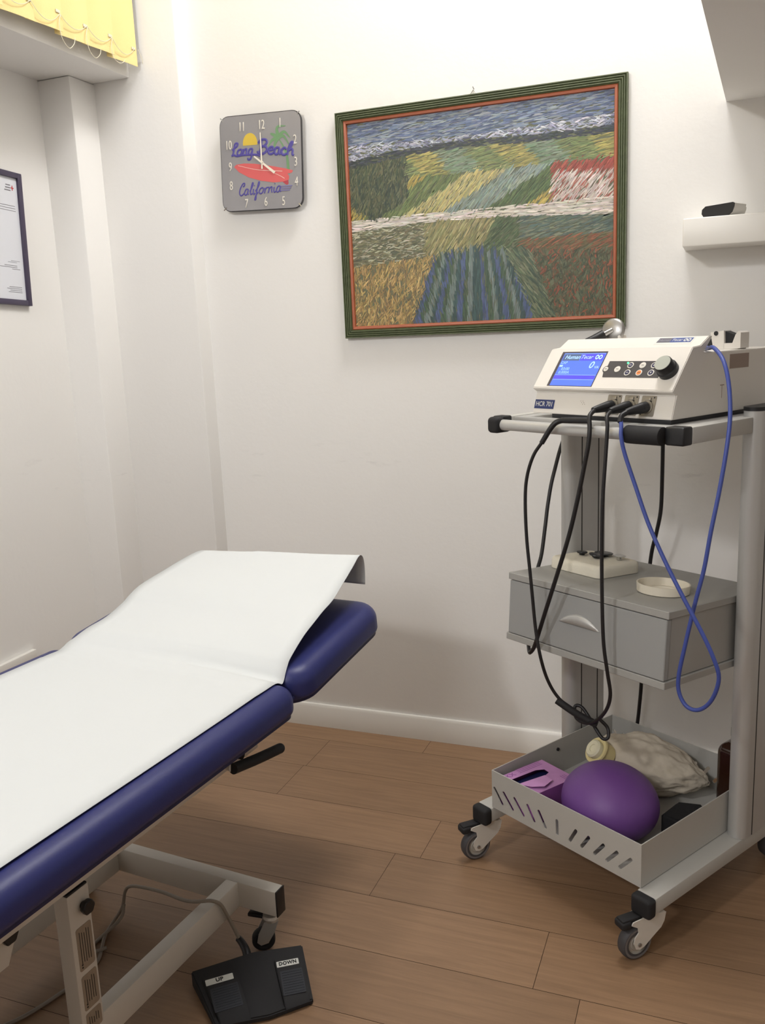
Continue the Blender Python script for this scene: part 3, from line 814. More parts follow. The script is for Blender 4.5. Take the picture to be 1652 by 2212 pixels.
def pedal(b0, b1, f0, f1, s, zb=.037, zf=.0135):
    # bilinear patch on the sloping top
    def at_(u, v, h=0):
        p = (b0.lerp(b1, u)).lerp(f0.lerp(f1, u), v); return Vector((p.x, p.y, zb + (zf - zb) * v + h))
    bm = bmesh.new()
    u0, u1, v0, v1 = (.10, .66, .22, 1.0) if s == 'UP' else (.36, .93, .22, 1.0)
    lo = [at_(u0, v0, -.004), at_(u1, v0, -.004), at_(u1, v1, -.004), at_(u0, v1, -.004)]
    hi = [at_(u0, v0, .004), at_(u1, v0, .004), at_(u1, v1 - .08, .008), at_(u0, v1 - .08, .008)]
    lo[2] = at_(u1, v1 + .02, -.002); lo[3] = at_(u0, v1 + .02, -.002)
    A = [bm.verts.new(p) for p in lo]; B = [bm.verts.new(p) for p in hi]
    bm.faces.new(A); bm.faces.new(B)
    for i in range(4): bm.faces.new((A[i], A[(i + 1) % 4], B[(i + 1) % 4], B[i]))
    bmesh.ops.recalc_face_normals(bm, faces=bm.faces[:])
    bmesh.ops.bevel(bm, geom=bm.edges[:], offset=.0015, segments=2, affect='EDGES')
    pd = obj('pedal', bm, M_blackmat, fp)
    O_ = hi[0]; X_ = (hi[1] - hi[0]); Y_ = (hi[3] - hi[0]); wdt, hgt = X_.length, Y_.length
    X_.normalize(); N_ = X_.cross(-Y_).normalized(); 
    if N_.z < 0: N_ = -N_
    Yu = N_.cross(X_).normalized()     # away from the front edge
    F = axes(O_, X_, Yu, N_)
    bm = bmesh.new(); prism(bm, rrect(wdt * .80, hgt * .58, .002, 3, wdt * .54, -hgt * .62), -.0005, .0012, F)
    for q in range(9):
        yy = -hgt * .38 - hgt * .48 * q / 8
        box(bm, wdt * .2, wdt * .9, yy - .0006, yy + .0006, .0012, .0018, xf=F)
    obj('tread', bm, M_tread, pd)
    bm = bmesh.new(); prism(bm, rrect(wdt * .80, .0150, .0015, 3, wdt * .47, -hgt * .15), -.0002, .0008, F)
    lb = obj('name_label', bm, M_label, pd, label='white label reading ' + s)
    text_mesh('lettering', s, .0122, M_ink, lb, F @ Matrix.Translation((wdt * .47, -hgt * .15, .0010)), depth=.0002, bold=.00045, sx=1.0 if s == 'UP' else .86, spacing=1.08)
pedal(BL, BM, FL, FM, 'UP'); pedal(BM, BR, FM, FR, 'DOWN')
bm = bmesh.new(); tube(bm, [L2(-.896, 1.398, .022), L2(-.908, 1.413, .030), L2(-.925, 1.426, .036), L2(-.937, 1.432, .040)], lambda t: .0095 - .0025 * t, n=4, seg=14); obj('cord_sleeve', bm, M_black, fp)
bm = bmesh.new()
tube(bm, [L2(-.934, 1.431, .038), L2(-.939, 1.424, .065), L2(-.944, 1.408, .110), L2(-.949, 1.394, .145), L2(-.962, 1.382, .1590), L2(-.982, 1.374, .1590), L2(-1.003, 1.374, .154), L2(-1.040, 1.386, .143), L2(-1.107, 1.411, .130), L2(-1.175, 1.424, .120), L2(-1.205, 1.425, .114), L2(-1.222, 1.428, .095), L2(-1.238, 1.432, .05), L2(-1.262, 1.425, .012), L2(-1.258, 1.39, .0045), L2(-1.236, 1.35, .0045), L2(-1.219, 1.315, .0045), L2(-1.218, 1.27, .0045), L2(-1.226, 1.225, .0045), L2(-1.255, 1.14, .0045), L2(-1.30, 1.07, .0045), L2(-1.36, .95, .0045), L2(-1.38, .7, .0045)], .0038, n=6, seg=10)
tube(bm, [L2(-1.232, 1.432, .06), L2(-1.236, 1.42, .03), L2(-1.262, 1.38, .0045), L2(-1.262, 1.345, .0045), L2(-1.24, 1.335, .0085), L2(-1.222, 1.35, .010)], .0038, n=6, seg=10)
obj('cord', bm, M_greycable, fp, label='thin grey cord')

# ---------------------------------------------------------------- equipment trolley
TA = math.radians(-31)
TO = (-.129, 1.715, 0)
TR = thing('equipment_trolley', 'grey aluminium trolley on four castors with drawer unit and perforated tray', 'trolley', TO, TA)
TMAT = Matrix.Translation(TO) @ Matrix.Rotation(TA, 4, 'Z')
def T(parent, o):  # nothing: parts are modelled in the trolley's own frame
    o.parent = parent; return o
def onT(root):   # place a thing modelled in trolley coordinates
    root.location = TO; root.rotation_euler = (0, 0, TA); return root
for (a0, a1) in ((-.004, .042), (-.478, -.432)):
    bm = bmesh.new(); box(bm, a0, a1, -.006, .60, .104, .140, bevel=.0025); obj('base_rail', bm, M_greymetal, TR)
    for (b0, b1) in ((-.030, -.004), (.598, .622)):
        bm = bmesh.new(); box(bm, a0 - .0015, a1 + .0015, b0, b1, .098, .1415, bevel=.008, seg=4); obj('end_cap', bm, M_blackmat, TR)
bm = bmesh.new(); box(bm, -.432, -.004, .36, .40, .108, .136, bevel=.002); obj('cross_bar', bm, M_greymetal, TR)
for a0, ztop in ((.001, 1.113), (-.492, 1.085)):
    def stadium(w_, l_, cx_, cy_):
        return rrect(w_, l_, w_ / 2, 8, cx_, cy_)
    bm = bmesh.new(); prism(bm, stadium(.045, .150, a0 + .0225, .385), .1405, ztop)
    ps = obj('post', bm, M_alu, TR, angle=30)
    bm = bmesh.new()
    for s in (0, 1):
        x0 = a0 + .0440 if s else a0 - .0002
        for bb in (.352, .418): box(bm, x0, x0 + .0013, bb - .0018, bb + .0018, .141, ztop - .001)
    obj('groove', bm, M_groove, ps)
    bm = bmesh.new(); prism(bm, stadium(.046, .152, a0 + .0225, .385), ztop, ztop + .008); obj('post_cap', bm, M_black, ps)
# perforated tray
tr_w, tr_d, z0, z1, th = .436, .470, .1415, .2405, .0025
def slots():
    tops = [-.431, -.396, -.360, -.318, -.283, -.228, -.173, -.137, -.097, -.061, -.026]
    bots = [-.402, -.367, -.332, -.298, -.263, -.227, -.190, -.157, -.121, -.087, -.053]
    hs = []
    for i, (t_, b0) in enumerate(zip(tops, bots)):
        p = Vector((t_ + (.004 if i == 0 else 0), .1950)); q = Vector((b0, .1640)); d = (p - q).normalized(); nrm = Vector((-d.y, d.x)); r = .0042
        poly = []
        for k in range(7): a = -PI / 2 + PI * k / 6; poly.append(tuple(p + d * math.cos(a) * r + nrm * -math.sin(a) * r))
        for k in range(7): a = -PI / 2 + PI * k / 6; poly.append(tuple(q - d * math.cos(a) * r + nrm * math.sin(a) * r))
        hs.append(poly)
    return hs
bm = bmesh.new()
outline = [(-.436, z0), (0, z0), (0, z1), (-.436, z1)]
plate_with_holes(bm, outline, slots(), th, axes((0, 0, 0), (1, 0, 0), (0, 0, 1), (0, 1, 0)))
plate_with_holes(bm, outline, slots(), th, axes((0, tr_d - th, 0), (1, 0, 0), (0, 0, 1), (0, 1, 0)))
box(bm, -.436, -.436 + th, th, tr_d - th, z0, z1); box(bm, -th, 0, th, tr_d - th, z0, z1)
box(bm, -.436 + th, -th, th, tr_d - th, z0, z0 + th)
obj('tray', bm, M_greymetal, TR, angle=20)
bm = bmesh.new()
for (aa, bb) in ((-.4335, .24), (-.4335, .40), (-.0025, .33)): cyl(bm, (aa, bb, .215), (aa + (.003 if aa < -.2 else -.003), bb, .215), .0045, seg=12)
obj('tray_screw', bm, M_black, TR)
# drawer unit, sagging a little to the rear
cabX = Matrix.Translation((0, .08, .726)) @ Matrix.Rotation(math.radians(-4.3), 4, 'X')
def cb(bm, a0, a1, b0, b1, zz0, zz1, bv=.0012): box(bm, a0, a1, b0, b1, zz0, zz1, bevel=bv, seg=1, xf=cabX)
bm = bmesh.new()
cb(bm, -.446, -.001, 0, .375, -.016, 0)
cb(bm, -.440, -.424, .018, .372, -.148, -.016); cb(bm, -.022, -.006, .018, .372, -.148, -.016)
cb(bm, -.424, -.022, .36, .372, -.148, -.016); cb(bm, -.446, -.001, 0, .375, -.165, -.149)
cu = obj('drawer_unit', bm, M_greylam, TR, angle=20)
bm = bmesh.new(); cb(bm, -.441, -.005, .001, .017, -.1475, -.018, .0015); dr = obj('drawer', bm, M_greyface, cu, angle=20)
bm = bmesh.new()   # half-moon pull
N = 16; A_, B_, C_ = [], [], []
for k in range(N + 1):
    t_ = k / N; a = -.285 + .115 * t_; hgt_ = .028 * math.sin(PI * t_) ** .8
    A_.append(bm.verts.new(cabX @ Vector((a, .001, -.084 + hgt_ + .0)))); B_.append(bm.verts.new(cabX @ Vector((a, .001 - .006 * math.sin(PI * t_) ** .7, -.084 + hgt_ * .80)))); C_.append(bm.verts.new(cabX @ Vector((a, .001 - .009 * math.sin(PI * t_) ** .7, -.0835 + .004 * math.sin(PI * t_)))))
for k in range(N):
    for P_, Q_ in ((A_, B_), (B_, C_)):
        try: bm.faces.new((P_[k], P_[k + 1], Q_[k + 1], Q_[k]))
        except ValueError: pass
hd = obj('drawer_handle', bm, M_alu, cu, angle=50); md = hd.modifiers.new('s', 'SOLIDIFY'); md.thickness = .0015
# top shelf
bm = bmesh.new(); box(bm, -.441, -.0005, .100, .57, 1.078, 1.0995, bevel=.002); obj('top_shelf', bm, M_alu, TR)
for (a0, a1) in ((.001, .032), (-.474, -.443)):
    bm = bmesh.new(); box(bm, a0, a1, .095, .31, 1.068, 1.101, bevel=.002); obj('shelf_rail', bm, M_greymetal, TR)
    bm = bmesh.new(); box(bm, a0 - (.012 if a0 > 0 else .004), a1 - .001, .066, .097, 1.066, 1.1025, bevel=.004, seg=3); obj('rail_cap', bm, M_black, TR)
bm = bmesh.new(); cyl(bm, (-.470, .066, 1.083), (-.030, .066, 1.083), .0125, seg=28); hb = obj('push_handle', bm, M_alu, TR)
bm = bmesh.new(); tube(bm, [(-.098, .066, 1.083), (-.080, .064, 1.083), (-.045, .0655, 1.083), (-.022, .066, 1.083), (-.014, .066, 1.083)], lambda t: .0185 - .0035 * math.sin(PI * t) * 0 - .003 * (t > .97) - .004 * (t < .02), n=6, seg=24); obj('handle_grip', bm, M_blackmat, hb)
bm = bmesh.new(); box(bm, -.478, -.443, .045, .096, 1.064, 1.1015, bevel=.010, seg=4); obj('handle_bracket', bm, M_blackmat, hb)
# castors
def castor(a, b, idx):
    base_ang = math.radians(224) - TA
    X = Matrix.Translation((a, b, 0)) @ Matrix.Rotation(base_ang, 4, 'Z')   # +x = trail direction
    R_ = .0385; off = .044
    bm = bmesh.new()
    fork = [(-.024, .094), (.020, .098), (.060, .094), (.064, .088), (.048, .078), (.046, .066), (.055, .056), (.0575, .043), (.052, .030), (.042, .0265), (.031, .030), (.018, .040), (.002, .052), (-.012, .062), (-.020, .075)]
    for s in (-1, 1): prism(bm, fork, 0, .0025, X @ axes((0, s * .0145 - .00125, 0), (1, 0, 0), (0, 0, 1), (0, 1, 0)))
    box(bm, -.022, .030, -.0155, .0155, .090, .0965, bevel=.002, xf=X)
    cyl(bm, X @ Vector((0, 0, .095)), X @ Vector((0, 0, .1045)), .016, seg=20)
    c = obj('castor', bm, M_white_metal, TR, angle=25)
    WX = X @ Matrix.Translation((off, 0, R_)) @ Matrix.Rotation(PI / 2, 4, 'X')
    bm = bmesh.new(); lathe(bm, [(.024, -.0115), (.034, -.0115), (.0375, -.008), (R_, 0), (.0375, .008), (.034, .0115), (.024, .0115)], 48, WX); wh = obj('wheel', bm, M_wheel, c, angle=40)
    bm = bmesh.new(); lathe(bm, [(.0335, -.0118), (.0290, -.0120), (.0285, -.010), (.0285, .010), (.0290, .0120), (.0335, .0118)], 48, WX); obj('wheel_band', bm, M_tyre2, wh)
    bm = bmesh.new(); lathe(bm, [(0, -.0105), (.016, -.0105), (.018, -.008), (.026, -.009), (.0288, -.0112), (.0288, .0112), (.026, .009), (.018, .008), (.016, .0105), (0, .0105)], 40, WX); obj('wheel_hub', bm, M_wheelrim, wh)
    bm = bmesh.new()
    for s in (-1, 1): cyl(bm, X @ Vector((off, s * .0145, R_)), X @ Vector((off, s * .0185, R_)), .0045, seg=6)
    obj('axle_nut', bm, M_steel, c)
    if idx < 2 or True:
        bm = bmesh.new(); box(bm, .034, .083, -.0115, .0115, .0935, .1005, bevel=.002, xf=X @ Matrix.Translation((0, 0, 0))); box(bm, .062, .086, -.0155, .0155, .080, .097, bevel=.005, seg=3, xf=X); obj('brake_lever', bm, M_blackmat, c)
for i, (a, b) in enumerate(((.020, .012), (-.456, .012), (.020, .560), (-.456, .560))): castor(a, b, i)

# ---------------------------------------------------------------- therapy device on the trolley
DV = onT(thing('therapy_device', 'cream electrotherapy device with lit blue screen and black dial on the trolley', 'medical device', TO))
aL, aR = -.398, -.030
prof = [(.116, 1.109), (.131, 1.156), (.118, 1.164), (.118, 1.167), (.183, 1.2495), (.210, 1.2520), (.240, 1.2695), (.253, 1.2690), (.222, 1.2370), (.560, 1.2360), (.560, 1.109)]
bm = bmesh.new(); prism(bm, prof, aL, aR, axes((0, 0, 0), (0, 1, 0), (0, 0, 1), (1, 0, 0)))
bmesh.ops.recalc_face_normals(bm, faces=bm.faces[:]); bmesh.ops.bevel(bm, geom=bm.edges[:], offset=.0015, segments=2, affect='EDGES')
obj('housing', bm, M_cream, DV, angle=25)
bm = bmesh.new(); box(bm, aL + .055, aR - .004, .120, .50, 1.0998, 1.1092, bevel=.001); obj('rubber_feet', bm, M_black, DV)
bm = bmesh.new(); box(bm, aR - .0002, aR + .0006, .318, .392, 1.199, 1.229); obj('grip_recess_shade', bm, M_creamdark, DV)  # flat raised patch, the grip hole's shade is put into its darker colour
bm = bmesh.new(); box(bm, aR - .0002, aR + .0004, .285, .300, 1.166, 1.168); box(bm, aR - .0002, aR + .0004, .291, .2925, 1.140, 1.166); obj('side_mark', bm, M_creamdark, DV)
# faces: S = slanted front, Lw = lower front, Tp = upper strip
def face(b0, zz0, b1, zz1):
    e = Vector((0, b1 - b0, zz1 - zz0)).normalized(); n_ = Vector((0, -e.z, e.y)); n_ = n_ if n_.z > 0 or n_.y < 0 else -n_
    return axes((0, b0, zz0), (1, 0, 0), e, n_)
S = face(.118, 1.167, .183, 1.2495); Lw = face(.116, 1.109, .131, 1.156); Tp = face(.210, 1.252, .240, 1.2695)
def M_em(name, c, s=1.0): return mat(name, (10, 10, 14), rough=.4, emit=c, estr=s)
M_s_back = M_em('screen_blue', (84, 118, 255), 1.05); M_s_deep = M_em('screen_violet', (84, 76, 250), 1.0); M_s_lit = M_em('screen_text', (170, 205, 255), 1.25); M_s_grey = M_em('screen_grey', (84, 104, 140), .9); M_s_dim = M_em('screen_dim_text', (140, 180, 255), 1.2)
bm = bmesh.new(); prism(bm, [(-.359, .005), (-.233, .005), (-.233, .097), (-.359, .097)], .0, .0006, S); scr = obj('screen_bezel', bm, mat('dark_bezel', (70, 66, 74), rough=.4), DV)
bm = bmesh.new(); prism(bm, [(-.351, .006), (-.235, .006), (-.235, .0925), (-.351, .0925)], .0005, .0010, S); screen = obj('screen', bm, M_s_back, DV)
def bar(x0, x1, y0_, y1_, h, m, nm='screen_band'):
    bm = bmesh.new(); prism(bm, [(x0, y0_), (x1, y0_), (x1, y1_), (x0, y1_)], .0009, h, S); obj(nm, bm, m, screen)
bar(-.349, -.301, .0725, .0905, .0012, M_s_grey); bar(-.299, -.237, .0725, .0905, .0012, M_s_deep); bar(-.350, -.236, .0225, .0335, .0012, M_s_deep)
bar(-.350, -.236, .0335, .0345, .0013, M_s_dim); bar(-.350, -.236, .0215, .0225, .0013, M_s_dim); bar(-.350, -.236, .0910, .0918, .0013, M_s_dim)
tx = lambda s, size, x, y, m, F=S, h=.0014, par=screen, **k: text_mesh('screen_text' if par is screen else 'lettering', s, size, m, par, F @ Matrix.Translation((x, y, h)), depth=.0001, **k)
tx('Human', .0150, -.3225, .0815, M_s_lit, shear=.25, bold=.0001, sx=1.0); tx('Tecar', .0150, -.2830, .0815, M_s_lit, shear=.25, sx=.95)
for k in (0, 1):
    bm = bmesh.new(); lathe(bm, [(.0024, 0), (.0046, 0), (.0046, .0003), (.0024, .0003), (.0024, 0)], 20, S @ Matrix.Translation((-.2545 + k * .0095, .0815, .0013)) @ Matrix.Diagonal((1, 1.35, 1, 1))); obj('screen_logo', bm, M_s_lit, screen)
tx('CAP', .0098, -.3490, .0665, M_s_dim, align='LEFT', bold=.0002); tx('0', .0250, -.2600, .0600, M_s_lit, shear=.15, bold=.0002); tx('VA', .0095, -.2435, .0545, M_s_lit)
bar(-.3490, -.3400, .0560, .0605, .0013, M_s_lit, 'screen_icon')
tx('03:00', .0105, -.3400, .0500, M_s_dim, align='LEFT', bold=.0002); tx('0.000A', .0105, -.3430, .0405, M_s_dim, align='LEFT', bold=.0002)
# keypad
M_key = mat('dark_keypad', (66, 64, 66), rough=.45); M_navy = mat('navy_key', (40, 42, 78), rough=.45); M_pale = mat('pale_key', (214, 210, 200), rough=.5); M_orange = mat('orange_key', (232, 136, 70), rough=.5)
bm = bmesh.new(); pts = [(-.216, .030), (-.078, .030), (-.078, .071), (-.216, .071), (-.216, .0585)] + [(-.216 + .0085 * math.cos(math.radians(q)), .050 + .0085 * math.sin(math.radians(q))) for q in range(95, 266, 19)]
prism(bm, pts, 0, .0008, S); kp = obj('keypad', bm, M_key, DV)
def btn(x, y, m, ring=True, r=.0075):
    bm = bmesh.new(); lathe(bm, [(0, .0009), (r, .0009), (r, .0016), (r - .0012, .0020), (0, .0020)], 28, S @ Matrix.Translation((x, y, 0))); k_ = obj('key', bm, M_pale, kp)
    if ring:
        bm = bmesh.new(); lathe(bm, [(0, .0019), (r * .74, .0019), (r * .70, .0023), (0, .0023)], 24, S @ Matrix.Translation((x, y, 0))); obj('key_cap', bm, m, k_)
        bm = bmesh.new()
        if x > -.11: prism(bm, ([(-.0022, -.0016), (.0022, -.0016), (0, .0022)] if y > .05 else [(-.0022, .0016), (.0022, .0016), (0, -.0022)]), .0023, .0025, S @ Matrix.Translation((x, y, 0)))
        else: box(bm, x - .003, x + .003, y - .0006, y + .0006, .0023, .0025, xf=S)
        obj('key_symbol', bm, M_pale if m is M_navy else M_key, k_)
    else:
        bm = bmesh.new(); box(bm, x - .003, x + .003, y - .0006, y + .0006, .0020, .0022, xf=S); obj('key_symbol', bm, M_key, k_)
btn(-.216, .050, None, False, .0058); btn(-.186, .050, None, False); btn(-.157, .060, M_navy); btn(-.157, .0415, M_navy); btn(-.127, .060, None, False); btn(-.128, .0415, M_orange); btn(-.099, .060, M_navy); btn(-.099, .0415, M_navy)
bm = bmesh.new(); lathe(bm, [(0, .0008), (.0022, .0008), (.0018, .0020), (0, .0024)], 16, S @ Matrix.Translation((-.1665, .066, 0))); obj('status_light', bm, M_em('green_led', (60, 255, 120), 4.0), DV)
# dial
bm = bmesh.new(); lathe(bm, [(0, .0), (.0215, .0), (.0215, .010), (.0195, .012), (.0185, .026), (.0175, .028), (0, .028)], 48, S @ Matrix.Translation((-.060, .047, 0))); dl = obj('dial', bm, M_black, DV, angle=30)
bm = bmesh.new(); lathe(bm, [(0, .0275), (.0172, .0275), (.0168, .0288), (0, .0290)], 48, S @ Matrix.Translation((-.060, .047, 0))); obj('dial_cap', bm, mat('silver_dial_cap', (176, 180, 172), rough=.35, metal=.3), dl)
# badges
bm = bmesh.new(); prism(bm, [(-.3955, .0105), (-.3385, .0105), (-.3385, .0312), (-.3955, .0312)], 0, .0008, Lw); bd = obj('model_badge', bm, mat('navy_badge', (40, 54, 104), rough=.45), DV)
text_mesh('lettering', 'HCR 701', .0155, M_label, bd, Lw @ Matrix.Translation((-.367, .0208, .0010)), depth=.0001, sx=.86, bold=.00015)
bm = bmesh.new(); prism(bm, [(-.145, .006), (-.058, .006), (-.058, .031), (-.145, .031)], 0, .0004, Tp); b2 = obj('top_badge', bm, M_label, DV)
bm = bmesh.new(); prism(bm, [(-.142, .012), (-.110, .012), (-.110, .029), (-.142, .029)], .0004, .0007, Tp); obj('badge_block', bm, mat('grey_badge_block', (92, 90, 100), rough=.5), b2)
bm = bmesh.new(); prism(bm, [(-.110, .012), (-.061, .012), (-.061, .029), (-.110, .029)], .0004, .0007, Tp); obj('badge_block', bm, mat('blue_badge_block', (58, 78, 140), rough=.5), b2)
text_mesh('lettering', 'Human', .0105, mat('badge_grey_text', (150, 148, 158), rough=.6), b2, Tp @ Matrix.Translation((-.126, .0205, .0008)), depth=.0001, shear=.2, sx=.95)
text_mesh('lettering', 'Tecar', .0120, M_label, b2, Tp @ Matrix.Translation((-.096, .0205, .0008)), depth=.0001, shear=.2, sx=.9)
for k in (0, 1):
    bm = bmesh.new(); lathe(bm, [(.0020, 0), (.0040, 0), (.0040, .0002), (.0020, .0002), (.0020, 0)], 18, Tp @ Matrix.Translation((-.076 + k * .0085, .0205, .0008)) @ Matrix.Diagonal((1, 1.4, 1, 1))); obj('badge_logo', bm, M_label, b2)
bm = bmesh.new()
for (x, y) in ((-.262, .028), (-.256, .028), (-.259, .0315), (-.259, .0245), (-.265, .0315), (-.253, .0245)): cyl(bm, Lw @ Vector((x, y, 0)), Lw @ Vector((x, y, .0004)), .0008, seg=8)
obj('speaker_hole', bm, M_creamdark, DV)
M_sock = mat('nickel_socket', (160, 153, 140), rough=.38, metal=.5)
for k, x in enumerate((-.176, -.133, -.091)):
    bm = bmesh.new(); prism(bm, rrect(.034, .043, .003, 3, x, .0265), 0, .002, Lw)
    cyl(bm, Lw @ Vector((x, .0235, .001)), Lw @ Vector((x, .0235, .006)), .0135, seg=28)
    box(bm, x - .006, x + .006, .037, .044, .002, .0055, bevel=.001, xf=Lw)
    sk = obj('socket', bm, M_sock, DV)
    bm = bmesh.new(); cyl(bm, Lw @ Vector((x + .013, .044, .0019)), Lw @ Vector((x + .013, .044, .0024)), .0017, seg=10); cyl(bm, Lw @ Vector((x - .013, .009, .0019)), Lw @ Vector((x - .013, .009, .0024)), .0017, seg=10); box(bm, x - .006, x + .008, .0355, .037, .002, .0045, xf=Lw)
    obj('socket_screw', bm, M_groove, sk)

# ---------------------------------------------------------------- leads, cables
def lead(name, label, pts, r, m, cat='cable'):
    o = onT(thing(name, label, cat, TO)); return o
def plug(parent, x, tip):
    s0 = Lw @ Vector((x, .0235, .006)); s1 = Vector(tip)
    bm = bmesh.new()
    cyl(bm, s0, s0.lerp(s1, .22), .0115, .0115, seg=22)
    tube(bm, [s0.lerp(s1, .2), s0.lerp(s1, .5), s0.lerp(s1, .8), s1], lambda t: .0115 - .0055 * t, n=4, seg=20)
    obj('plug', bm, M_black, parent)
c1 = lead('cable', 'thick black cable from the left socket, crossing the drawer front and hooking beneath it', None, 0, None)
plug(c1, -.176, (-.186, .068, 1.127))
bm = bmesh.new()
tube(bm, [(-.184, .070, 1.127), (-.180, .050, 1.116), (-.170, .038, 1.090), (-.170, .034, 1.060), (-.177, .032, 1.022), (-.195, .030, .941), (-.219, .030, .857), (-.255, .030, .757), (-.294, .035, .662), (-.325, .045, .597), (-.345, .055, .566), (-.362, .062, .549), (-.376, .074, .544), (-.402, .10, .540), (-.440, .14, .540), (-.462, .17, .56), (-.470, .19, .62), (-.470, .204, .692), (-.479, .233, .735), (-.492, .262, .80), (-.500, .283, .86), (-.505, .31, .93), (-.505, .36, 1.03), (-.49, .42, 1.06)], .0048, n=8, seg=12)
obj('cord', bm, M_cable, c1)
c2 = lead('cable', 'thin black cable from the middle socket, hanging straight then looping above the tray', None, 0, None)
plug(c2, -.133, (-.143, .068, 1.127))
bm = bmesh.new()
tube(bm, [(-.141, .070, 1.127), (-.136, .050, 1.118), (-.127, .040, 1.100), (-.126, .037, 1.072), (-.127, .034, 1.026), (-.130, .030, .930), (-.130, .030, .782), (-.125, .030, .651), (-.118, .035, .579), (-.121, .050, .521), (-.148, .070, .469), (-.187, .082, .427), (-.221, .086, .411), (-.250, .092, .413), (-.262, .104, .432), (-.250, .112, .432), (-.229, .112, .415), (-.206, .106, .398), (-.183, .104, .380), (-.172, .110, .384), (-.180, .118, .402), (-.195, .110, .420)], .0040, n=8, seg=12)
obj('cord', bm, M_cable, c2)
c3 = lead('probe_lead', 'black probe handle resting across the push handle with a thin lead drooping at left', None, 0, None)
bm = bmesh.new(); tube(bm, [(-.182, .052, 1.107), (-.235, .051, 1.105), (-.258, .049, 1.103), (-.272, .040, 1.092), (-.292, .028, 1.055)], lambda t: .0068 - .0012 * t, n=4, seg=14); obj('probe_handle', bm, M_black, c3)
bm = bmesh.new(); tube(bm, [(-.290, .028, 1.058), (-.311, .022, 1.026), (-.328, .020, .979), (-.334, .020, .926), (-.331, .020, .841), (-.321, .020, .757), (-.315, .020, .704), (-.306, .020, .630), (-.292, .020, .567), (-.288, .040, .506), (-.273, .060, .462), (-.240, .075, .438)], .0038, n=8, seg=12); obj('cord', bm, M_cable, c3)
bm = bmesh.new(); tube(bm, [(-.279, .060, .455), (-.240, .074, .434), (-.212, .088, .420), (-.192, .096, .413)], .0085, n=4, seg=14); obj('strain_relief', bm, M_blackmat, c3)
c4 = lead('cable', 'blue cable from the right socket, looping low and rising over the device side', None, 0, None)
plug(c4, -.091, (-.103, .066, 1.126))
bm = bmesh.new(); tube(bm, [(-.101, .068, 1.126), (-.104, .055, 1.120), (-.101, .046, 1.108)], lambda t: .0058 - .0008 * t, n=4, seg=14); obj('cable_boot', bm, M_black, c4)
bm = bmesh.new()
tube(bm, [(-.102, .050, 1.112), (-.096, .044, 1.100), (-.093, .040, 1.080), (-.085, .042, 1.045), (-.061, .045, .983), (-.030, .045, .913), (.009, .045, .844), (.052, .045, .778), (.091, .050, .715), (.114, .055, .669), (.124, .060, .633), (.116, .065, .596), (.097, .070, .562), (.074, .070, .543), (.050, .070, .544), (.033, .070, .567), (.031, .070, .603), (.041, .075, .672), (.054, .085, .760), (.064, .095, .825), (.070, .105, .899), (.076, .120, .979), (.079, .135, 1.058), (.075, .150, 1.118), (.061, .165, 1.178), (.036, .185, 1.222), (-.005, .218, 1.2455), (-.045, .262, 1.2440), (-.085, .31, 1.2430), (-.110, .36, 1.2425)], .0041, n=8, seg=12)
obj('cord', bm, M_bluecable, c4)
c5 = lead('power_cord', 'black power cord hanging behind the trolley down towards the floor', None, 0, None)
bm = bmesh.new()
tube(bm, [(-.372, .575, 1.13), (-.374, .590, 1.08), (-.374, .590, .997), (-.374, .590, .898), (-.376, .590, .810), (-.388, .590, .745), (-.405, .590, .668), (-.420, .592, .50), (-.435, .600, .300), (-.440, .600, .231), (-.447, .600, .164), (-.455, .59, .08), (-.48, .53, .012), (-.56, .50, .006), (-.50, .40, .006), (-.40, .42, .006)], .0052, n=8, seg=12)
obj('cord', bm, M_cable, c5)

# ---------------------------------------------------------------- hand pieces on the device
hp = onT(thing('treatment_probe', 'steel disc probe with a black handle lying behind the device hood', 'probe', TO))
pc0 = Vector((-.352, .345, 1.287)); nd = Vector((.22, -.95, .18)).normalized()
u_, v_ = frame_of(nd); DX = axes(pc0, u_, v_, nd)
bm = bmesh.new(); lathe(bm, [(0, .002), (.008, .002), (.024, .0005), (.0285, -.003), (.0295, -.006), (.028, -.009), (0, -.009)], 40, DX); obj('disc', bm, M_steel, hp)
tail = pc0 + Vector((-.030, -.045, -.024))
bm = bmesh.new(); tube(bm, [pc0 + nd * .001, pc0.lerp(tail, .30), pc0.lerp(tail, .45)], .0065, n=2, seg=16); obj('neck', bm, M_chrome, hp)
bm = bmesh.new(); tube(bm, [pc0.lerp(tail, .38), pc0.lerp(tail, .8), tail + Vector((-.006, -.004, -.002))], lambda t: .0115 - .002 * t, n=4, seg=18); obj('handle', bm, M_black, hp)
bm = bmesh.new(); box(bm, -.352, -.330, .345, .372, 1.2365, 1.2750, bevel=.003); box(bm, -.362, -.320, .340, .40, 1.2362, 1.2400, bevel=.001); tag(onT(obj('probe_cradle', bm, M_cream)), 'small cream cradle block under the steel disc probe', 'cradle')
hb_ = onT(thing('probe_holder', 'cream open holder bracket with dark insert on the device top at right', 'holder', TO))
bm = bmesh.new()
XF = axes((0, .385, 0), (1, 0, 0), (0, 0, 1), (0, 1, 0))
prism(bm, [(-.110, 1.2368), (-.084, 1.2368), (-.086, 1.277), (-.118, 1.274)], 0, .030, XF)
prism(bm, [(-.086, 1.2368), (-.052, 1.2368), (-.052, 1.250), (-.086, 1.250)], 0, .034, XF)
prism(bm, [(-.068, 1.2368), (-.044, 1.2390), (-.044, 1.272), (-.050, 1.2755), (-.056, 1.268)], -.004, .030, XF)
bmesh.ops.recalc_face_normals(bm, faces=bm.faces[:])
obj('bracket', bm, M_cream, hb_, angle=20)
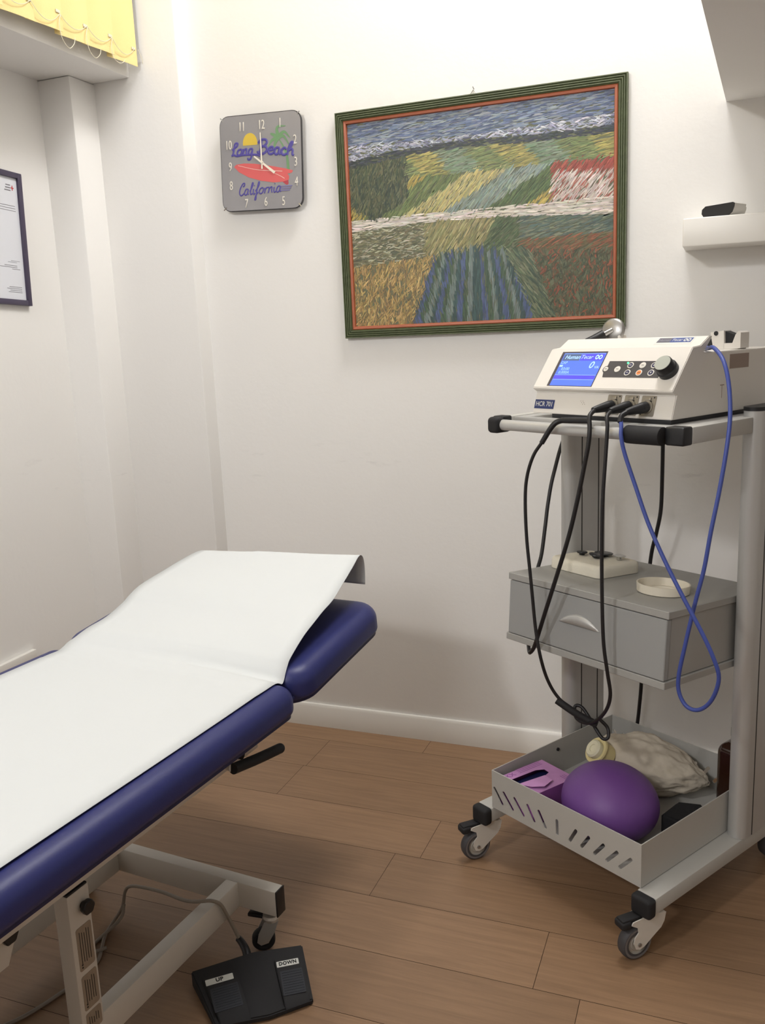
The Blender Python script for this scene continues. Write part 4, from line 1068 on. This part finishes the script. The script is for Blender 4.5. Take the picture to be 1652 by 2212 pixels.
bm = bmesh.new(); prism(bm, [(-.087, 1.2495), (-.056, 1.2495), (-.054, 1.264), (-.086, 1.2755)], .006, .028, XF); box(bm, -.150, -.108, .395, .415, 1.2365, 1.262, bevel=.004); cyl(bm, (-.104, .3855, 1.2715), (-.104, .3835, 1.2715), .005, seg=16)
obj('dark_insert', bm, M_blackmat, hb_)

# ---------------------------------------------------------------- things on the drawer unit
def onCab(name, label, cat, a, b, rot=0, group=None):
    """a thing resting on the sloping cabinet top; local origin on the surface"""
    o = bpy.data.objects.new(name, None); col.objects.link(o)
    o.matrix_world = TMAT @ cabX @ Matrix.Translation((a, b - .08, .0003)) @ Matrix.Rotation(rot, 4, 'Z')
    return tag(o, label, cat, group)
fo = onCab('foam_pad', 'thick cream foam pad on the grey drawer unit, holding small discs', 'foam pad', -.345, .275, math.radians(-3))
bm = bmesh.new(); pad(bm, .165, .150, 0, .030, .020, .011, .003, seg=5); obj('foam_block', bm, M_foam, fo)
FM_ = TMAT @ cabX @ Matrix.Translation((-.345, .275 - .08, .0003)) @ Matrix.Rotation(math.radians(-3), 4, 'Z')
def onFoam(name, label, cat, x, y, z=.0312, rot=0, tilt_=0, group=None):
    o = bpy.data.objects.new(name, None); col.objects.link(o)
    o.matrix_world = FM_ @ Matrix.Translation((x, y, z)) @ Matrix.Rotation(rot, 4, 'Z') @ Matrix.Rotation(tilt_, 4, 'Y')
    return tag(o, label, cat, group)
def disc(root, r, m, m2, oval=1.0):
    bm = bmesh.new(); lathe(bm, [(0, 0), (r * .5, 0), (r * .55, .003), (r * .9, .0045), (r, .0065), (r * .98, .0078), (r * .8, .0082), (0, .0078)], 36, Matrix.Diagonal((oval, 1, 1, 1))); obj('disc', bm, m, root)
    bm = bmesh.new(); lathe(bm, [(0, .0079), (r * .7, .0080), (r * .68, .0086), (0, .0086)], 30, Matrix.Diagonal((oval, 1, 1, 1))); obj('disc_face', bm, m2, root)
M_elec = mat('black_electrode', (30, 33, 36), rough=.3)
M_elec2 = mat('satin_electrode_face', (46, 50, 54), rough=.22)
GE = 'electrode discs on the foam pad'
disc(onFoam('electrode_disc', 'smallest round black electrode disc, at the left of the foam pad', 'electrode', -.040, -.002, group=GE), .0135, M_elec, M_elec2)
disc(onFoam('electrode_disc', 'largest oval black electrode disc, at the back of the foam pad', 'electrode', -.002, .034, group=GE), .021, M_elec, M_elec2, 1.15)
disc(onFoam('electrode_disc', 'tilted black electrode disc in the middle of the foam pad', 'electrode', .006, -.004, rot=math.radians(30), tilt_=math.radians(8), z=.0326, group=GE), .018, M_elec, M_elec2)
md_ = onFoam('metal_disc', 'small shiny metal mushroom disc at the right of the foam pad', 'electrode', .050, .030)
bm = bmesh.new(); lathe(bm, [(0, 0), (.0065, 0), (.0065, .007), (.005, .008), (.015, .0085), (.0155, .0100), (.012, .0112), (0, .0115)], 36); obj('mushroom', bm, M_chrome, md_)
di = onCab('round_dish', 'shallow round cream dish on the grey drawer unit, right of the foam pad', 'dish', -.112, .220)
bm = bmesh.new(); lathe(bm, [(0, 0), (.053, 0), (.0560, .002), (.0575, .0205), (.0560, .0210), (.0545, .0205), (.0525, .0035), (.040, .003), (.036, .006), (.030, .006), (.028, .003), (0, .003)], 56); obj('dish_body', bm, M_dish, di)

# ---------------------------------------------------------------- things in the tray
TZ = .1442
bx = onT(thing('glove_box', 'torn open pink and purple glove box in the left corner of the tray', 'box', TO))
BXF = Matrix.Translation((-.3565, .078, TZ)) @ Matrix.Rotation(math.radians(-4), 4, 'Z')
hw, hd_, hh = .058, .070, .080
bm = bmesh.new(); 
slot_ = [(-.030, -.066), (-.004, -.066), (.006, .020), (.000, .038), (-.018, .040), (-.028, .020)]
plate_with_holes(bm, [(-hw, -hd_), (hw, -hd_), (hw, hd_), (-hw, hd_)], [slot_], .0008, BXF @ Matrix.Translation((0, 0, hh)))
obj('box_top', bm, M_purplebox, bx, angle=20)
bm = bmesh.new(); box(bm, -hw, -hw + .001, -hd_, hd_, 0, hh, xf=BXF); box(bm, hw - .001, hw, -hd_, hd_, 0, hh, xf=BXF); box(bm, -hw, hw, -hd_, -hd_ + .001, 0, hh, xf=BXF); box(bm, -hw, hw, hd_ - .001, hd_, 0, hh, xf=BXF); box(bm, -hw, hw, -hd_, hd_, .0002, .001, xf=BXF)
obj('box_side', bm, M_purpledk, bx, angle=20)
bm = bmesh.new(); prism(bm, [(-.004, -.064), (.030, -.050), (.052, -.028), (.040, .010), (.006, .018)], .0, .0008, BXF @ Matrix.Translation((.002, -.001, hh + .002)) @ Matrix.Rotation(math.radians(-7), 4, 'Y')); obj('torn_flap', bm, mat('lilac_card', (206, 150, 206), rough=.7, noise=.15, nscale=40), bx)
bm = bmesh.new(); pad(bm, .085, .120, .010, .068, .02, .012, .004, xf=BXF, seg=4); obj('gloves', bm, M_nitrile, bx)
M_print = mat('dark_lilac_print', (140, 82, 150), rough=.7)
text_mesh('lettering', 'XX', .022, M_print, bx, BXF @ Matrix.Translation((-.046, -.048, hh + .0009)) @ Matrix.Rotation(PI / 2, 4, 'Z'), depth=.0001)
bm = bmesh.new()
for q in range(4): box(bm, -.060 + q * .006, -.0585 + q * .006, -.02, .055, hh + .0008, hh + .0010, xf=BXF)
for q in range(3): box(bm, .030, .058, .045 + q * .006, .0465 + q * .006, hh + .0008, hh + .0010, xf=BXF)
obj('box_print', bm, M_print, bx)

bl_ = onT(thing('exercise_ball', 'soft purple exercise ball resting in the front of the trolley tray', 'ball', TO))
bm = bmesh.new(); bmesh.ops.create_uvsphere(bm, u_segments=64, v_segments=40, radius=1)
for v in bm.verts:
    p = v.co.copy()
    z = p.z * .088; 
    if z < -.055: z = -.055 + (z + .055) * .5
    k = 1 + .05 * p.x * (1 - p.z) * .5 - .04 * max(0, p.z) ** 2
    k += .012 * math.sin(3 * p.x + 2 * p.y) * p.z
    v.co = Vector((p.x * .113 * k, p.y * .108 * k, z))
zmin = min(v.co.z for v in bm.verts)
for v in bm.verts: v.co += Vector((-.182, .128, TZ - zmin))
obj('ball_skin', bm, M_ball, bl_)

bg = onT(thing('cloth_bag', 'crumpled off-white cloth bag with screw cap, behind the purple ball', 'bag', TO))
bm = bmesh.new(); bmesh.ops.create_icosphere(bm, subdivisions=6, radius=1)
from mathutils import noise as mnoise
for v in bm.verts:
    p = v.co.copy()
    ex = .148; ey = .080; ez = .066
    taper = 1 - .50 * max(0, p.x) ** 1.7 - .30 * max(0, -p.x) ** 2
    q = Vector((p.x * ex, p.y * ey * taper, p.z * ez * taper * (1 + .15 * (p.z > 0))))
    n_ = mnoise.fractal(p * 2.2 + Vector((3, 1, 5)), 1.0, 2.0, 4)
    rdg = 1 - abs(mnoise.noise(p * 3.1 + Vector((7, 2, 1)))) * 2
    q += p * (.007 * n_ + .005 * rdg)
    q.z = max(q.z, -.058)
    v.co = q
BGX = Matrix.Translation((-.238, .345, TZ + .060)) @ Matrix.Rotation(math.radians(22), 4, 'Z') @ Matrix.Rotation(math.radians(4), 4, 'Y')
for v in bm.verts: v.co = BGX @ v.co
mz = min(v.co.z for v in bm.verts)
for v in bm.verts:
    v.co.z += TZ - mz
    v.co.y = min(v.co.y, .4660); v.co.x = min(v.co.x, -.004)
obj('bag_body', bm, M_bag, bg, angle=80)
capp = Vector((-.305, .238, TZ + .115)); cn = Vector((-.25, -.72, .62)).normalized(); u_, v_ = frame_of(cn); CX = axes(capp, u_, v_, cn)
bm = bmesh.new(); lathe(bm, [(0, -.035), (.030, -.035), (.031, -.002), (.029, .001), (.027, .001), (0, .001)], 40, CX); lathe(bm, [(.026, -.004), (.033, -.004), (.0345, .000), (.033, .004), (.026, .004), (.026, -.004)], 40, CX); cpo = obj('cap_collar', bm, mat('yellowed_plastic', (222, 206, 150), rough=.5), bg)
bm = bmesh.new(); lathe(bm, [(0, 0), (.0235, 0), (.023, .013), (.019, .017), (.010, .0155), (.009, .013), (0, .012)], 36, CX); obj('screw_cap', bm, M_cap, cpo)
bt = onT(thing('brown_bottle', 'dark brown bottle standing at the right rear of the tray, half behind the post', 'bottle', TO))
bm = bmesh.new(); pad(bm, .060, .086, TZ, TZ + .178, .016, .026, .004, cx=-.0365, cy=.420, seg=6)
lathe(bm, [(.0135, TZ + .172), (.0125, TZ + .190), (0, TZ + .190)], 28, Matrix.Translation((-.0365, .420, 0))); obj('bottle_glass', bm, M_brown, bt)
bm = bmesh.new(); lathe(bm, [(0, TZ + .189), (.0145, TZ + .189), (.0145, TZ + .208), (0, TZ + .208)], 28, Matrix.Translation((-.0365, .420, 0))); obj('bottle_cap', bm, M_black, bt)
ft = onT(thing('foam_wedge', 'black foam block lying in the tray beside the purple ball', 'foam block', TO))
bm = bmesh.new()
prism(bm, [(-.040, -.052), (.006, -.054), (.034, -.030), (.036, .030), (.014, .048), (-.034, .026)], 0, .064, Matrix.Translation((-.046, .235, TZ)) @ Matrix.Rotation(math.radians(10), 4, 'Z'))
bmesh.ops.recalc_face_normals(bm, faces=bm.faces[:]); bmesh.ops.bevel(bm, geom=bm.edges[:], offset=.005, segments=3, affect='EDGES')
obj('foam', bm, mat('black_foam', (24, 24, 26), rough=.95, bump=.5, bscale=300), ft)
pk = onT(thing('plastic_stopper', 'small clear white stopper between the glove box and the purple ball', 'stopper', TO))
SX = Matrix.Translation((-.289, .140, TZ)) @ Matrix.Rotation(math.radians(10), 4, 'Y')
bm = bmesh.new(); lathe(bm, [(0, 0), (.006, 0), (.0065, .060), (.0095, .064), (.0100, .070), (.006, .073), (0, .073)], 24, SX); obj('stopper_body', bm, mat('frosted_plastic', (208, 198, 192), rough=.4), pk)
